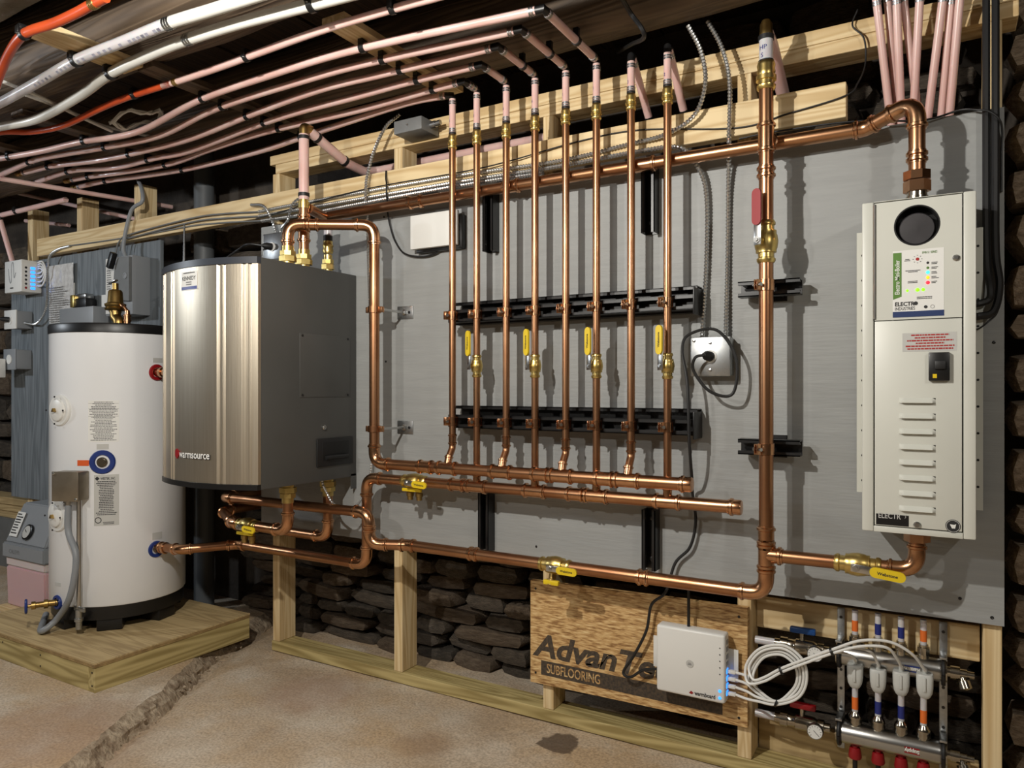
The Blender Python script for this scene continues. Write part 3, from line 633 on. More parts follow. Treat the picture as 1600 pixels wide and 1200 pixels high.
# relief valve and copper stub on the lid
rv = PY(183, 470, -.28); zb = ZT + .026
m = MB().tube(rpath([V((rv.x + .012, rv.y, zb)), V((rv.x + .012, rv.y, zb + .035)), V((rv.x - .012, rv.y, zb + .05)), V((rv.x - .012, rv.y, zb + .075))], .02), .021, 14)
m.lathe((rv.x - .012, rv.y, zb + .07), (0, 0, 1), [(0, .024), (.006, .024), (.008, .038), (.014, .041), (.02, .036), (.026, .04), (.034, .041), (.038, .032), (.042, .03), (.085, .027), (.092, .022), (.094, .012), (.12, .012), (.122, 0)], 20)
rvo = m.build('relief_valve', 'old_brass', tk); MB().box((rv.x - .018, rv.y - .006, zb + .196), (.05, .014, .006), Matrix.Rotation(-.25, 3, 'Y'), .002).build('test_lever', 'steel', rvo)
MB().lathe((rv.x + .055, rv.y + .01, zb), (0, 0, 1), [(0, .012), (.03, .012), (.03, .0155), (.036, .0155), (.036, .013), (.05, .013), (.05, .0155), (.056, .0155), (.058, .011), (.075, .009), (.08, 0)], 14).build('copper_stub', 'copper_fit', tk)
MB().tube(rpath([V((rv.x + .055, rv.y + .01, zb + .07)), V((rv.x + .04, rv.y, zb + .095)), V((rv.x + .02, rv.y, zb + .098))], .02), .008, 10).build('copper_link', 'copper_fit', tk)
# copper stub leaving the far side
p = PC(78, 713)[1]; yb = -.12; o = MB().tube([V((TC.x - TR + .03, yb, p)), V((TC.x - TR - .09, yb - .02, p)), V((TC.x - TR - .12, yb - .02, p))], [.0165, .0165, .018], 14).build('side_stub', 'copper', tk); coupling(tk, (TC.x - TR - .06, yb - .013, p), (-1, -.15, 0), .0165)

# ================================================================== STEEL-FRONTED BOILER
BX0, BX1, BZ0, BZ1, BYF = -2.375, -1.883, .735, 1.485, -.445
bo = thing('heat_pump_boiler', 'wall-hung boiler with a bowed brushed steel front and grey side', 'boiler', (-2.13, 0, BZ0))
MB().span((BX0 + .004, BYF, BZ0), (BX1, -.001, BZ1), .003).build('cabinet', 'boiler_grey', bo)
W2 = (BX1 - BX0) / 2; XM = (BX0 + BX1) / 2
def bow(t): return BYF - .012 - .06 * (1 - t * t)
def bowstrip(z0, z1, out, name, mat, t0=-1, t1=1, ribs=True):
    m = MB(); ts = sorted(set([t0 + (t1 - t0) * i / 160 for i in range(161)])); pts = []
    for t in ts:
        d = 0
        if ribs:
            for rt in (-.9, -.82, -.55, -.47, .47, .55, .82, .9):
                q = abs(t - rt); d += .007 * max(0, 1 - (q / .025) ** 2)
        pts.append(V((XM + W2 * t, bow(t) - out + d, 0)))
    F_ = [m.bm.verts.new(p + V((0, 0, z0))) for p in pts]; G_ = [m.bm.verts.new(p + V((0, 0, z1))) for p in pts]
    b0 = [m.bm.verts.new(V((p.x, BYF - .0005, z0))) for p in pts]; b1 = [m.bm.verts.new(V((p.x, BYF - .0005, z1))) for p in pts]
    n = len(pts)
    for i in range(n - 1):
        m.bm.faces.new((F_[i], F_[i + 1], G_[i + 1], G_[i])); m.bm.faces.new((G_[i], G_[i + 1], b1[i + 1], b1[i])); m.bm.faces.new((b0[i], b0[i + 1], F_[i + 1], F_[i])); m.bm.faces.new((b1[i], b1[i + 1], b0[i + 1], b0[i]))
    for i in (0, n - 1): m.bm.faces.new((F_[i], G_[i], b1[i], b0[i]) if i == 0 else (b0[i], b1[i], G_[i], F_[i]))
    return m.build(name, mat, bo, ang=25)
front = bowstrip(BZ0 + .018, BZ1 - .022, 0, 'steel_front', 'brushed')
bowstrip(BZ1 - .0215, BZ1, .004, 'top_cap', 'boiler_dark', ribs=False); bowstrip(BZ0, BZ0 + .0175, .003, 'bottom_trim', 'black_plastic', ribs=False)
def fmap(t0, z0):
    def f(x, y, h):
        t = t0 + x / W2; return V((XM + W2 * t, bow(t) - h, z0 + y))
    return f
mf = fmap(-.24, 1.388); o = patch(mf, 0, 0, .085, .062, 'paper', bo, 'sticker', 6, .001); writing('KENNEDY', .0185, lambda x, y, h: mf(.005 + x * .86, .033 + y, h + .0012), 'ink', o, bold=.012)
patch(mf, .001, .002, .084, .012, 'blue_print', o, 'sticker_band', 6, .0016); fine_print(mf, .012, .054, .074, .06, 1, 'ink', o, .5, 2, th=.0016); fine_print(mf, .02, .015, .065, .03, 2, 'faint_ink', o, .45, 4, th=.0016)
mf = fmap(-.40, .832); o = writing('warmsource', .036, lambda x, y, h: mf(.028 + x * .84, y, h + .003), 'white_ink', bo, 'nameplate', bold=.008)
writing('warmsource', .036, lambda x, y, h: mf(.0295 + x * .84, y - .0018, h + .002), 'ink', bo, 'nameplate_shadow', bold=.025)
MB().poly([mf(.0, .004, .001), mf(.012, -.006, .001), mf(.025, .006, .001), mf(.025, .018, .001), mf(.01, .028, .001), mf(0, .02, .001)], (0, -.003, 0)).build('logo', 'red_plastic', bo, smooth=False)
# side details (facing +x)
def SP(u, v): r = ray(u, v); return V((CX, CY, CZ)) + r * ((BX1 - CX) / r.x)
a, b = SP(468, 520), SP(547, 620); MB().span((BX1 - .001, a.y, min(a.z, b.z) + .0), (BX1 + .002, b.y, a.z), .001).build('side_cover', 'boiler_grey', bo)
m = MB()
for q in ((472, 524), (543, 530), (472, 617), (543, 617)): m.lathe(SP(*q), (1, 0, 0), [(0, .0045), (.0035, .0045), (.0045, .002), (.0045, 0)], 8)
m.build('screw', 'black_paint', bo)
a, b = SP(494, 676), SP(550, 733); c = (a + b) / 2; hw_, hh_ = abs(b.y - a.y), .1
hd = MB().box((BX1 + .003, c.y, c.z), (.007, hw_, hh_), None, .003).build('carry_handle', 'black_rubber', bo)
MB().box((BX1 + .0045, c.y, c.z + .004), (.006, hw_ * .74, hh_ * .66), None, .002).build('recess', 'dark_hole', hd)
MB().tube([(BX1 + .012, c.y - hw_ * .3, c.z - .018), (BX1 + .012, c.y + hw_ * .3, c.z - .018)], .0075, 10).build('grip', 'black_rubber', hd)
MB().lathe(SP(506, 668), (1, 0, 0), [(0, .009), (.004, .009), (.006, .007), (.006, .003), (.003, .003), (.003, 0)], 14).build('lock', 'steel', bo)
MB().span((BX1 - .002, -.03, BZ0 - .045), (BX1, -.001, BZ0 + .01)).build('mount_tab', 'boiler_grey', bo)
def union(p, d, r, L=.075, mat='brass'):
    m = MB().lathe(V(p) - V(d) * .01, d, [(0, r * 1.15), (.02, r * 1.15), (.02, r * 1.1), (L, r * 1.1), (L, r)], 16); m.tube([V(p) + V(d) * .012, V(p) + V(d) * .03], r * 1.62, 6); m.tube([V(p) + V(d) * .032, V(p) + V(d) * .047], r * 1.5, 8); return m.build('union', mat, bo)
Rb = .0185
union((-1.93, -.29, BZ1), V((0, 0, 1)), Rb); union((-1.93, -.217, BZ1), V((0, 0, 1)), Rb); union((-1.93, -.29, BZ0), V((0, 0, -1)), Rb); union((-1.93, -.10, BZ0), V((0, 0, -1)), Rb)
q = union((-1.93, -.10, BZ1), V((0, 0, 1)), .0145)
MB().lathe((-1.93, -.10, BZ1 + .07), (0, 0, 1), [(0, .017), (.012, .02), (.02, .017), (.03, .02), (.036, .017), (.045, .017)], 14).build('brass_adapter', 'brass', q)
MB().lathe((-1.93, -.10, BZ1 + .115), (0, 0, 1), [(0, .0165), (.02, .0165), (.02, .0145)], 14).build('black_cap', 'black_rubber', q); MB().lathe((-1.93, -.10, BZ1 + .135), (0, 0, 1), [(0, .0155), (.022, .0155)], 14).build('pipe_stub', 'pex_clear', q); MB().lathe((-1.93, -.10, BZ1 + .157), (0, 0, 1), [(0, .0165), (.02, .0165), (.022, 0)], 14).build('black_cap', 'black_rubber', q)
MB().tube([(XY(288, -.33), -.33, BZ1), (XY(288, -.33), -.33, BZ1 + .06), (XY(288, -.33), -.33, BZ1 + .19)], [.0065, .005, .003], 8).build('antenna', 'black_plastic', bo)

# ================================================================== COPPER
RB = .0178; RS = .0112
# loop from the boiler top down into the upper header
YU = -.131; XU = XY(585, YU); ZU = .804
t = thing('supply_loop', 'copper loop over the boiler turning down into the upper header with end cap', 'pipe', (XU, YU, ZU))
XE1 = XY(1078, YU); run(t, [(-1.93, -.29, BZ1 + .06), (-1.93, -.29, 1.625), (XU, YU, 1.625), (XU, YU, ZU), (XE1, YU, ZU)], RB)
cap(t, (XE1, YU, ZU), (1, 0, 0), RB); d = (V((XU, YU, 0)) - V((-1.93, -.29, 0))).normalized(); coupling(t, V((-1.93, -.29, 1.625)) + d * .085, d, RB, .045)
for v in (484, 670):
    z = PY(585, v, YU).z; c = MB().lathe((XU, YU, z - .011), (0, 0, 1), [(0, RB), (0, RB * 1.25), (.022, RB * 1.25), (.022, RB)], 16).box((XU + RB + .007, YU + .004, z), (.02, .016, .02), None, .002).box((XU - RB - .007, YU - .002, z), (.016, .014, .02), None, .002).build('pipe_ring', 'copper', t)
    MB().cyl((XU + RB + .012, YU + .008, z), (XU + RB + .012, -.003, z), .0045, 8).build('standoff_rod', 'steel', c)
    pl = MB().box((XU + RB + .014, -.002, z), (.07, .004, .046), None, .001).build('wall_plate', 'galv', c); MB().lathe((XU + RB + .012, -.004, z), (0, -1, 0), [(0, .011), (.008, .011), (.012, .006)], 6).build('plate_nut', 'steel', c)
    MB().lathe((XU + RB + .034, -.004, z), (0, -1, 0), [(0, .005), (.003, .005), (.004, 0)], 8).build('plate_screw', 'black_paint', c)
# risers
UR = [707, 745, 791, 836, 884, 932, 986, 1043]; XR = [XY(u, -.10) for u in UR]; YR = -.10
BR = [222, 215, 205, 193, 183, 175, 160, 150]; ZL = .748
for i in range(8):
    if i % 2 == 0: tee(t, (XR[i], YU, ZU), (1, 0, 0), (0, .3, 1), RB, RS, bl=.042)
for x in (XY(665, YU), XY(845, YU), XY(945, YU)): coupling(t, (x, YU, ZU), (1, 0, 0), RB)
# lower header, drop to the tank line
lh = thing('return_header', 'lower copper header behind the capped one, with twin drain valve', 'pipe', (XR[3], YR, ZL)); XE2 = XY(1155, YR)
XD = XY(573, YR); ZK = .44
run(lh, [(XE2, YR, ZL), (XD, YR, ZL), (XD, YR, ZK), (-2.42, YR, ZK), (-2.56, -.255, ZK - .008), (TC.x + TR - .02, -.255, ZK - .012)], RB); cap(lh, (XE2, YR, ZL), (1, 0, 0), RB)
for i in (1, 3, 5, 7): tee(lh, (XR[i], YR, ZL), (1, 0, 0), (0, 0, 1), RB, RS)
coupling(lh, (XY(715, YR), YR, ZL), (1, 0, 0), RB); coupling(lh, (XY(900, YR), YR, ZL), (1, 0, 0), RB)
valve(lh, (XY(648, YR), YR, ZL), (1, 0, 0), RB * .9, (0, -1, 0), (1, 0, -.06), .085, text='Webstone', hw=.022, drain=True)
coupling(lh, (TC.x + TR + .035, -.255, ZK - .012), (1, 0, 0), RB, .04)
LAB = ['copper riser closest to the steel-fronted boiler, without a valve', 'copper riser with yellow valve closest to the steel-fronted boiler', 'valveless copper riser, second from the steel-fronted boiler', 'copper riser with yellow valve, second from the steel-fronted boiler', 'valveless copper riser, third from the steel-fronted boiler', 'copper riser with yellow valve, third from the steel-fronted boiler', 'valveless copper riser closest to the grey outlet box', 'copper riser with yellow valve closest to the grey outlet box']
ZTOP = 2.02; NUM = ['3', '3', '4', '4', '1', '1', '2', '2']
PIPEY = [-.112, -.174, -.245, -.318, -.371, -.434]
PIPEU = [(705, 148), (722, 129), (757, 101), (782, 73), (806, 49), (838, 18)]
for i in range(8):
    x = XR[i]; up = i % 2 == 0; zb = ZU + .02 if up else ZL + .02; zbr = PY(UR[i], BR[i], YR).z; ztop = ZTOP - .012 if i < 6 else ZTOP - .03
    t = thing('riser', LAB[i], 'pipe', (x, YR, zb), 'copper risers on the strut rails')
    if up:
        MB().tube(rpath([(x, YU + .01, ZU + .034), (x, YR, ZU + .064), (x, YR, zbr)], .03), RS, 14).build('tube', 'copper', t)
        coupling(t, (x, YR, ZU + .092), (0, 0, 1), RS, .036)
    else:
        MB().tube([(x, YR, ZL + .03), (x, YR, zbr)], RS, 14).build('tube', 'copper', t)
        zv = PY(UR[i], 572, YR).z; valve(t, (x, YR, zv), (0, 0, 1), RS, (-.4, -.92, 0), (0, 0, 1), .112, hw=.023, text='Webstone', tdir=(0, 0, 1))
    adapter(t, (x, YR, zbr), RS); rp = RS * .96
    MB().tube([(x, YR, zbr + .015), (x, YR, ztop)], rp, 14).build('plastic_pipe', 'pex_pink', t)
    MB().lathe((x, YR, zbr + .024), (0, 0, 1), [(0, rp), (0, rp * 1.14), (.006, rp * 1.14), (.006, rp)], 14).build('seal_ring', 'black_rubber', t); crimp(t, (x, YR, zbr + .038), (0, 0, 1), rp); crimp(t, (x, YR, ztop - .012), (0, 0, 1), rp)
    hd_ = V((-.55, -.83, 0)); zn = zbr + (ztop - zbr) * .45; cm = V((x, YR, zn))
    def nm(xx, yy, h, cm=cm, rp=rp):
        an = math.radians(-124) + (xx - .003) / rp; return cm + V((math.cos(an) * (rp + .0005), math.sin(an) * (rp + .0005), yy))
    writing(NUM[i], .013, nm, 'blue_print', t, 'pen_mark')
    for z in (1.300, .955): split_clamp(t, (x, YR, z), RS, reach=.006)
    # elbow at the top
    if i < 6:
        yp = PIPEY[i]; e0 = V((x, yp, ZTOP)); rp2 = RS * .98
        if yp < -.15:
            MB().tube([(x, YR, ztop + .002), (x, YR, ZTOP), (x, YR - .012, ZTOP)], rp * 1.05, 12).build('black_elbow', 'black_plastic', t)
            MB().tube([(x, YR - .01, ZTOP), (x, yp + .02, ZTOP)], rp2, 14).build('offset_pipe', 'pex_pink', t); crimp(t, (x, YR - .024, ZTOP), (0, 1, 0), rp2); crimp(t, (x, yp + .03, ZTOP), (0, 1, 0), rp2)
            if i >= 3: 
                ym = (yp + YR) / 2 + .03; MB().lathe((x, ym - .005, ZTOP), (0, 1, 0), [(0, rp2), (0, rp2 * 1.25), (.012, rp2 * 1.25), (.012, rp2)], 12).box((x, ym, ZTOP + .022), (.016, .012, .025)).build('pipe_clip', 'black_plastic', t)
            MB().tube([(x, yp + .024, ZTOP), (x, yp, ZTOP), (x - .024, yp, ZTOP)], rp2 * 1.02, 12).build('black_elbow', 'black_plastic', t)
        else:
            MB().tube([(x, YR, ztop + .002), (x, YR, ZTOP), (x - .02, yp, ZTOP)], rp * 1.05, 12).build('black_elbow', 'black_plastic', t)
    else:
        MB().tube([(x, YR, ztop + .002), (x, YR, ztop + .016), (x, YR + .02, ztop + .016)], rp * 1.05, 12).build('black_elbow', 'black_plastic', t)
        MB().tube([(x, YR + .012, ztop + .014), (x, .055, 1.87)], RS, 14).build('offset_pipe', 'pex_pink', t); crimp(t, (x, YR + .026, ztop + .001), (0, .155, -.134), RS)
        MB().tube([(x, .045, 1.88), (x, .055, 1.868), (x, .055, 1.85)], RS * 1.08, 12).build('black_elbow', 'black_plastic', t); MB().cyl((x, .055, 1.6), (x, .055, 1.855), RS, 12).build('drop_pipe', 'pex_clear', t); crimp(t, (x, .055, 1.838), (0, 0, 1), RS)
# ceiling pipes, pink, from each elbow to the far end
CP = [
 [(705, 147), (640, 160), (560, 185), (470, 215), (400, 238), (298, 263), (230, 274), (165, 283), (122, 292)],
 [(716, 128), (661, 144), (560, 172), (420, 205), (330, 233), (270, 255), (200, 268), (140, 276), (112, 281)],
 [(749, 100), (636, 129), (560, 150), (430, 186), (300, 235), (243, 247), (180, 262), (112, 267), (55, 285)],
 [(776, 73), (610, 113), (500, 140), (395, 178), (300, 216), (212, 239), (150, 251), (85, 259), (36, 270)],
 [(799, 49), (585, 96), (480, 124), (340, 169), (250, 212), (160, 231), (105, 240), (52, 251), (0, 274), (-60, 300)],
 [(830, 20), (557, 77), (420, 118), (310, 157), (215, 206), (125, 222), (70, 235), (22, 244), (-60, 258)]]
CL = ['pink ceiling pipe next to the wall frame, in the bank of six', 'pink ceiling pipe second from the wall frame, in the bank of six', 'pink ceiling pipe third from the wall frame, in the bank of six', 'pink ceiling pipe fourth from the wall frame, in the bank of six', 'pink ceiling pipe fifth from the wall frame, in the bank of six', 'pink ceiling pipe sixth from the wall frame, outermost in the bank']
def clip(parent, p, d, r):
    d = V(d).normalized(); s_ = d.cross(V((0, 0, 1))).normalized(); R = Matrix((d, s_, V((0, 0, 1)))).transposed(); p = V(p)
    m = MB().lathe(p - d * .008, d, [(0, r), (0, r * 1.3), (.016, r * 1.3), (.016, r)], 14); m.box(p + V((0, 0, r + .003)), (.016, r * 2.5, .014), R, .001); m.box(p + s_ * r * 1.3 + V((0, 0, r * .5)), (.016, .008, .02), R, .001); c = m.build('pipe_clip', 'black_plastic', parent)
    MB().lathe(p + s_ * (r * 1.3) - V((0, 0, .004)), (0, 0, -1), [(0, .004), (.002, .004), (.003, 0)], 8).build('clip_nail', 'steel', c)
for i in range(6):
    pts = [PZ(u, v, ZTOP) for u, v in CP[i]]; pts[0] = V((XR[i] - .02, PIPEY[i], ZTOP)); sp = spline(pts, 8); t = thing('ceiling_pipe', CL[i], 'pipe', pts[0], 'pink ceiling pipes')
    MB().tube(sp, RS, 14).build('tube', 'pex_pink', t); crimp(t, sp[0] + (sp[1] - sp[0]).normalized() * .012, sp[1] - sp[0], RS)
    for xb in (-1.40, -2.10, -2.86, -3.32)[1 if i == 0 else 0:]:
        for a, b in zip(sp, sp[1:]):
            if (a.x - xb) * (b.x - xb) <= 0 and a.x != b.x: clip(t, a.lerp(b, (xb - a.x) / (b.x - a.x)), b - a, RS); break
    if i < 4: crimp(t, sp[-1] - (sp[-1] - sp[-2]).normalized() * .012, sp[-1] - sp[-2], RS); MB().lathe(sp[-1], sp[-1] - sp[-2], [(0, RS * .8), (.02, RS * .8), (.022, RS * 1.1), (.045, RS * 1.1), (.046, 0)], 12).build('end_fitting', 'old_brass', t)
# two wide white pipes, the orange-to-pink pipe and the short orange pipe
mk('faint_print', (150, 150, 164))
def ceil_pipe(name, label, px, r, segs, clips, rings, z=ZTOP, group=None, prt=None, ext=True):
    sp = spline([PZ(q[0], q[1], q[2] if len(q) > 2 else z) for q in px], 10); sp = [V((sp[0].x - 1.2, sp[0].y, z))] + sp + ([V((1.6, sp[-1].y, z))] if ext else []) if ext else sp; t = thing(name, label, 'pipe', sp[0], group); n = len(sp) - 1
    for a, b, mat in segs: MB().tube(sp[int(a * n):int(b * n) + 1], r, 16).build('tube', mat, t)
    def at_u(u):
        best = min(range(n), key=lambda k: abs(800 + F * (lambda q: (q.dot(V((math.cos(TH), math.sin(TH), 0)))) / q.dot(V((-math.sin(TH), math.cos(TH), 0))))(sp[k] - V((CX, CY, CZ))) - u)); return sp[best], sp[min(best + 1, n)] - sp[max(best - 1, 0)]
    for u in clips: p, d = at_u(u); clip(t, p, d, r)
    if prt:
        m = MB(); rr = random.Random(5)
        for u in range(prt[0], prt[1], 5):
            if rr.random() < .28: continue
            p, d = at_u(u); d = d.normalized(); s_ = V((-d.y, d.x, 0)).normalized() * (1 if d.x > 0 else -1); nr = (-s_ * .55 * (1 if s_.y > 0 else -1) - V((0, 0, .83))).normalized(); w_ = nr.cross(d).normalized(); c_ = p + nr * (r + .0006)
            m.bm.faces.new([m.bm.verts.new(q) for q in (c_ - d * .006 - w_ * .004, c_ + d * .006 - w_ * .004, c_ + d * .006 + w_ * .004, c_ - d * .006 + w_ * .004)])
        m.build('printed_text', 'faint_print', t, smooth=False)
    for u, mat in rings: p, d = at_u(u); crimp(t, p, d, r, 3, mat)
    return t
ceil_pipe('white_ceiling_pipe', 'translucent white ceiling pipe with printed text, farther from the wall', [(-70, 196), (0, 161), (60, 128), (120, 94), (200, 62), (265, 36), (330, 16), (390, -3), (470, -28)], .0155, [(0, .62, 'pex_clear'), (.62, 1, 'pex_white')], (120,), ((266, 'steel'),), prt=(60, 256))
ceil_pipe('white_ceiling_pipe', 'opaque white ceiling pipe running between the translucent pipe and the orange pipe', [(-70, 212), (0, 198), (60, 185), (124, 150), (174, 114), (244, 81), (296, 61), (375, 36), (499, 4), (580, -17)], .0155, [(0, 1, 'pex_white')], (175, 493), ((297, 'steel'),))
ceil_pipe('orange_pipe', 'orange ceiling pipe joined to a pink length by a brass coupling', [(-60, 222), (0, 207), (50, 206), (100, 196), (160, 168), (205, 150), (268, 130), (340, 106), (400, 84), (500, 48), (614, 14), (680, -4), (760, -28)], .0105, [(0, .5, 'pex_orange'), (.49, 1, 'pex_pink')], (208, 383, 614), ((273, 'brass'),))
ceil_pipe('orange_pipe', 'short bent orange pipe with brass fitting beside the bark-covered joist', [(-60, 238, 1.965), (-20, 168, 1.97), (-2, 122, 2.005), (12, 88), (30, 60), (48, 48), (85, 36), (120, 20), (140, 9), (165, -4)], .0125, [(0, 1, 'pex_orange')], (38,), ((146, 'brass'),), ext=False)
# rail over the panel to the white boiler
ZR = 1.703; YRL = -.065
t = thing('rail_pipe', 'long copper pipe along the panel top, turning down into the white boiler', 'pipe', (-1.0, YRL, ZR)); xe = -.0463; xj = xe - .112
rp_ = [V((-1.97, YRL, ZR)), V((xj, YRL, ZR)), V((xe, -.12, ZR + .03)), V((xe, -.12, 1.56))]; run(t, rp_, RB, elbows=False)
elbow(t, rp_[1], rp_[1] - rp_[0], rp_[2] - rp_[1], RB, stub=1.0); elbow(t, rp_[2], rp_[2] - rp_[1], rp_[3] - rp_[2], RB, Rk=2.2, stub=1.1)
MB().tube([(xe, -.12, 1.565), (xe, -.12, 1.545)], RB * 1.7, 8).tube([(xe, -.12, 1.543), (xe, -.12, 1.518)], RB * 1.62, 6).build('union_nut', 'copper_fit', t); MB().lathe((xe, -.12, 1.495), (0, 0, 1), [(0, RB * 1.35), (.012, RB * 1.35), (.012, RB * 1.2), (.025, RB * 1.2)], 16).build('nipple', 'nickel', t)
coupling(t, (xe, -.12, 1.60), (0, 0, 1), RB, .03); tee(t, (XY(1005, YRL), YRL, ZR), (1, 0, 0), (0, 1, 0), RB, RS, bl=.022)
for u in (650, 800): coupling(t, (XY(u, YRL), YRL, ZR), (1, 0, 0), RB)
MB().tube([(-1.93, -.195, 1.70), (-1.965, -.1, 1.70), (-1.972, YRL, ZR)], RB, 14).build('link', 'copper', t)
# pink riser over the boiler
t = thing('tall_plastic_pipe', 'wide pink plastic pipe rising from the boiler top to a brass elbow', 'pipe', (-1.93, -.217, 1.55)); RPX = .0175
MB().tube([(-1.93, -.217, BZ1 + .06), (-1.93, -.217, 1.70)], RB, 16).build('copper_tube', 'copper', t); coupling(t, (-1.93, -.217, 1.60), (0, 0, 1), RB, .05); coupling(t, (-1.93, -.217, 1.66), (0, 0, 1), RB, .03)
MB().lathe((-1.93, -.217, 1.695), (0, 0, 1), [(0, .02), (.022, .02), (.022, .0165), (.04, .0165)], 16).build('brass_adapter', 'brass', t); MB().cyl((-1.93, -.217, 1.725), (-1.93, -.217, 1.955), RPX, 18).build('plastic_pipe', 'pex_pink', t)
for z in (1.737, 1.938): MB().lathe((-1.93, -.217, z), (0, 0, 1), [(0, RPX), (0, RPX * 1.13), (.012, RPX * 1.13), (.012, RPX)], 18).build('black_ring', 'black_rubber', t)
MB().tube(rpath([(-1.93, -.217, 1.95), (-1.93, -.217, 1.982), (-1.93, -.185, 1.98)], .01), .0165, 14).build('brass_elbow', 'old_brass', t); MB().tube(rpath([(-1.93, -.19, 1.975), (-1.93, 0, 1.912), (-1.93, .095, 1.905), (-1.93, .168, 1.926), (-1.14, .168, 1.926)], .03), RPX, 16).build('cross_pipe', 'pex_pink', t)
for y, z, sl in ((-.16, 1.965, -.33), (-.02, 1.9185, -.33)): MB().lathe((-1.93, y, z), (0, 1, sl), [(0, RPX), (0, RPX * 1.13), (.012, RPX * 1.13), (.012, RPX)], 18).build('black_ring', 'black_rubber', t)
# tall pipe with the red valve down to the bottom line
t = thing('main_pipe', 'tall copper pipe with red valve, bending into the long bottom line', 'pipe', (-.384, -.12, .53)); XV = -.384; YV = -.12; ZBt = .535
XD1 = XY(577, -.16); xb = XD1 + .135
run(t, [(XV, YV, 1.85), (XV, YV, ZBt), (xb, YV, ZBt), (XD1, -.16, ZBt - .004), (XD1, -.16, .638), (-2.44, -.16, .634), (-2.44, .2, .634)], RB)
coupling(t, (XV, YV, PY(1197, 840, YV).z), (0, 0, 1), RB); tee(t, (XV, YV, .636), (0, 0, 1), (1, 0, 0), RB, RB); tee(t, (XV, YV, ZR), (0, 0, 1), (0, 1, 0), RB, RB, bl=.04)
for v in (270,): coupling(t, (XV, YV, PY(1192, v, YV).z), (0, 0, 1), RB, .034)
for u in (740, 1005): coupling(t, (XY(u, YV), YV, ZBt), (1, 0, 0), RB, .036)
zv = PY(1198, 378, YV).z; vb = valve(t, (XV, YV, zv), (0, 0, 1), RB * .95, (-.28, -.96, 0), (0, 0, 1), .128, 'red_plastic', .024)
for v in (452, 698): split_clamp(t, (XV, YV, PY(1200, v, -.04).z), RB, reach=.025)
valve(t, (XY(868, YV), YV, ZBt), (1, 0, 0), RB * .9, (0, -1, 0), (1, 0, -.02), .092, text='Webstone', hw=.022, drain=False)
q = V((XY(866, YV), YV, ZBt)); MB().lathe(q, (0, -.35, -1), [(0, .011), (.04, .011), (.042, .016), (.058, .016), (.06, .01)], 10).build('drain_port', 'old_brass', t); MB().box(q + V((.004, -.026, -.045)), (.05, .014, .014), None, .003).build('wing_handle', 'yellow', t)
adapter(t, (XV, YV, 1.862), RB); MB().cyl((XV, YV, 1.88), (XV, YV, 1.965), RPX, 18).build('plastic_pipe', 'pex_clear', t)
for z in (1.888, 1.952): MB().lathe((XV, YV, z), (0, 0, 1), [(0, RPX), (0, RPX * 1.12), (.012, RPX * 1.12), (.012, RPX)], 18).build('black_ring', 'black_rubber', t)
MB().lathe((XV, YV, 1.963), (0, 0, 1), [(0, .0165), (.012, .0165), (.014, .0155), (.03, .0152), (.04, .011), (.044, 0)], 16).build('brass_elbow', 'old_brass', t); MB().tube([(XV, YV + .01, 1.972), (XV + .004, YV + .045, 1.957), (XV + .006, .19, 1.835)], RPX, 16).build('back_pipe', 'pex_pink', t)
def pen(xx, yy, h, z0=1.925):
    an = math.radians(-112) + (xx - .008) / RPX; return V((XV + math.cos(an) * (RPX + .0006), YV + math.sin(an) * (RPX + .0006), z0 + yy))
writing('HP', .016, pen, 'blue_print', t, 'pen_mark'); writing('S', .016, lambda a, b, h: pen(a + .004, b, h, 1.905), 'blue_print', t, 'pen_mark')
# feed to the white boiler
t = thing('boiler_feed', 'copper feed with yellow valve rising into the white boiler underside', 'pipe', (-.2, -.12, .63))
run(t, [(XV + .03, YV, .636), (xe, YV, .638), (xe, YV, .73)], RB * .93); xv = XY(1340, YV); valve(t, (xv, YV, .637), (1, 0, 0), RB * .9, (0, -1, 0), (1, 0, -.1), .105, text='Webstone', hw=.024); MB().tube([(xe, YV, .706), (xe, YV, .724)], RB * 1.55, 6).build('union_nut', 'copper_fit', t)
# short runs under the steel-fronted boiler
t = thing('boiler_return', 'copper bend under the boiler running into a valve with yellow lever', 'pipe', (-2.0, -.29, .57)); run(t, [(-1.93, -.29, BZ0 - .055), (-1.93, -.29, .573), (-2.215, -.29, .575), (-2.46, -.14, .575), (-2.46, .15, .575)], RB); valve(t, (-2.13, -.29, .574), (1, 0, 0), RB * .9, (0, -1, 0), (1, 0, -.05), .088, text='Webstone', hw=.022, drain=True)
t = thing('boiler_return', 'copper bend under the boiler near the panel, running towards the tank', 'pipe', (-2.0, -.10, .52)); run(t, [(-1.93, -.10, BZ0 - .055), (-1.93, -.10, .518), (-2.36, -.10, .522)], RB)
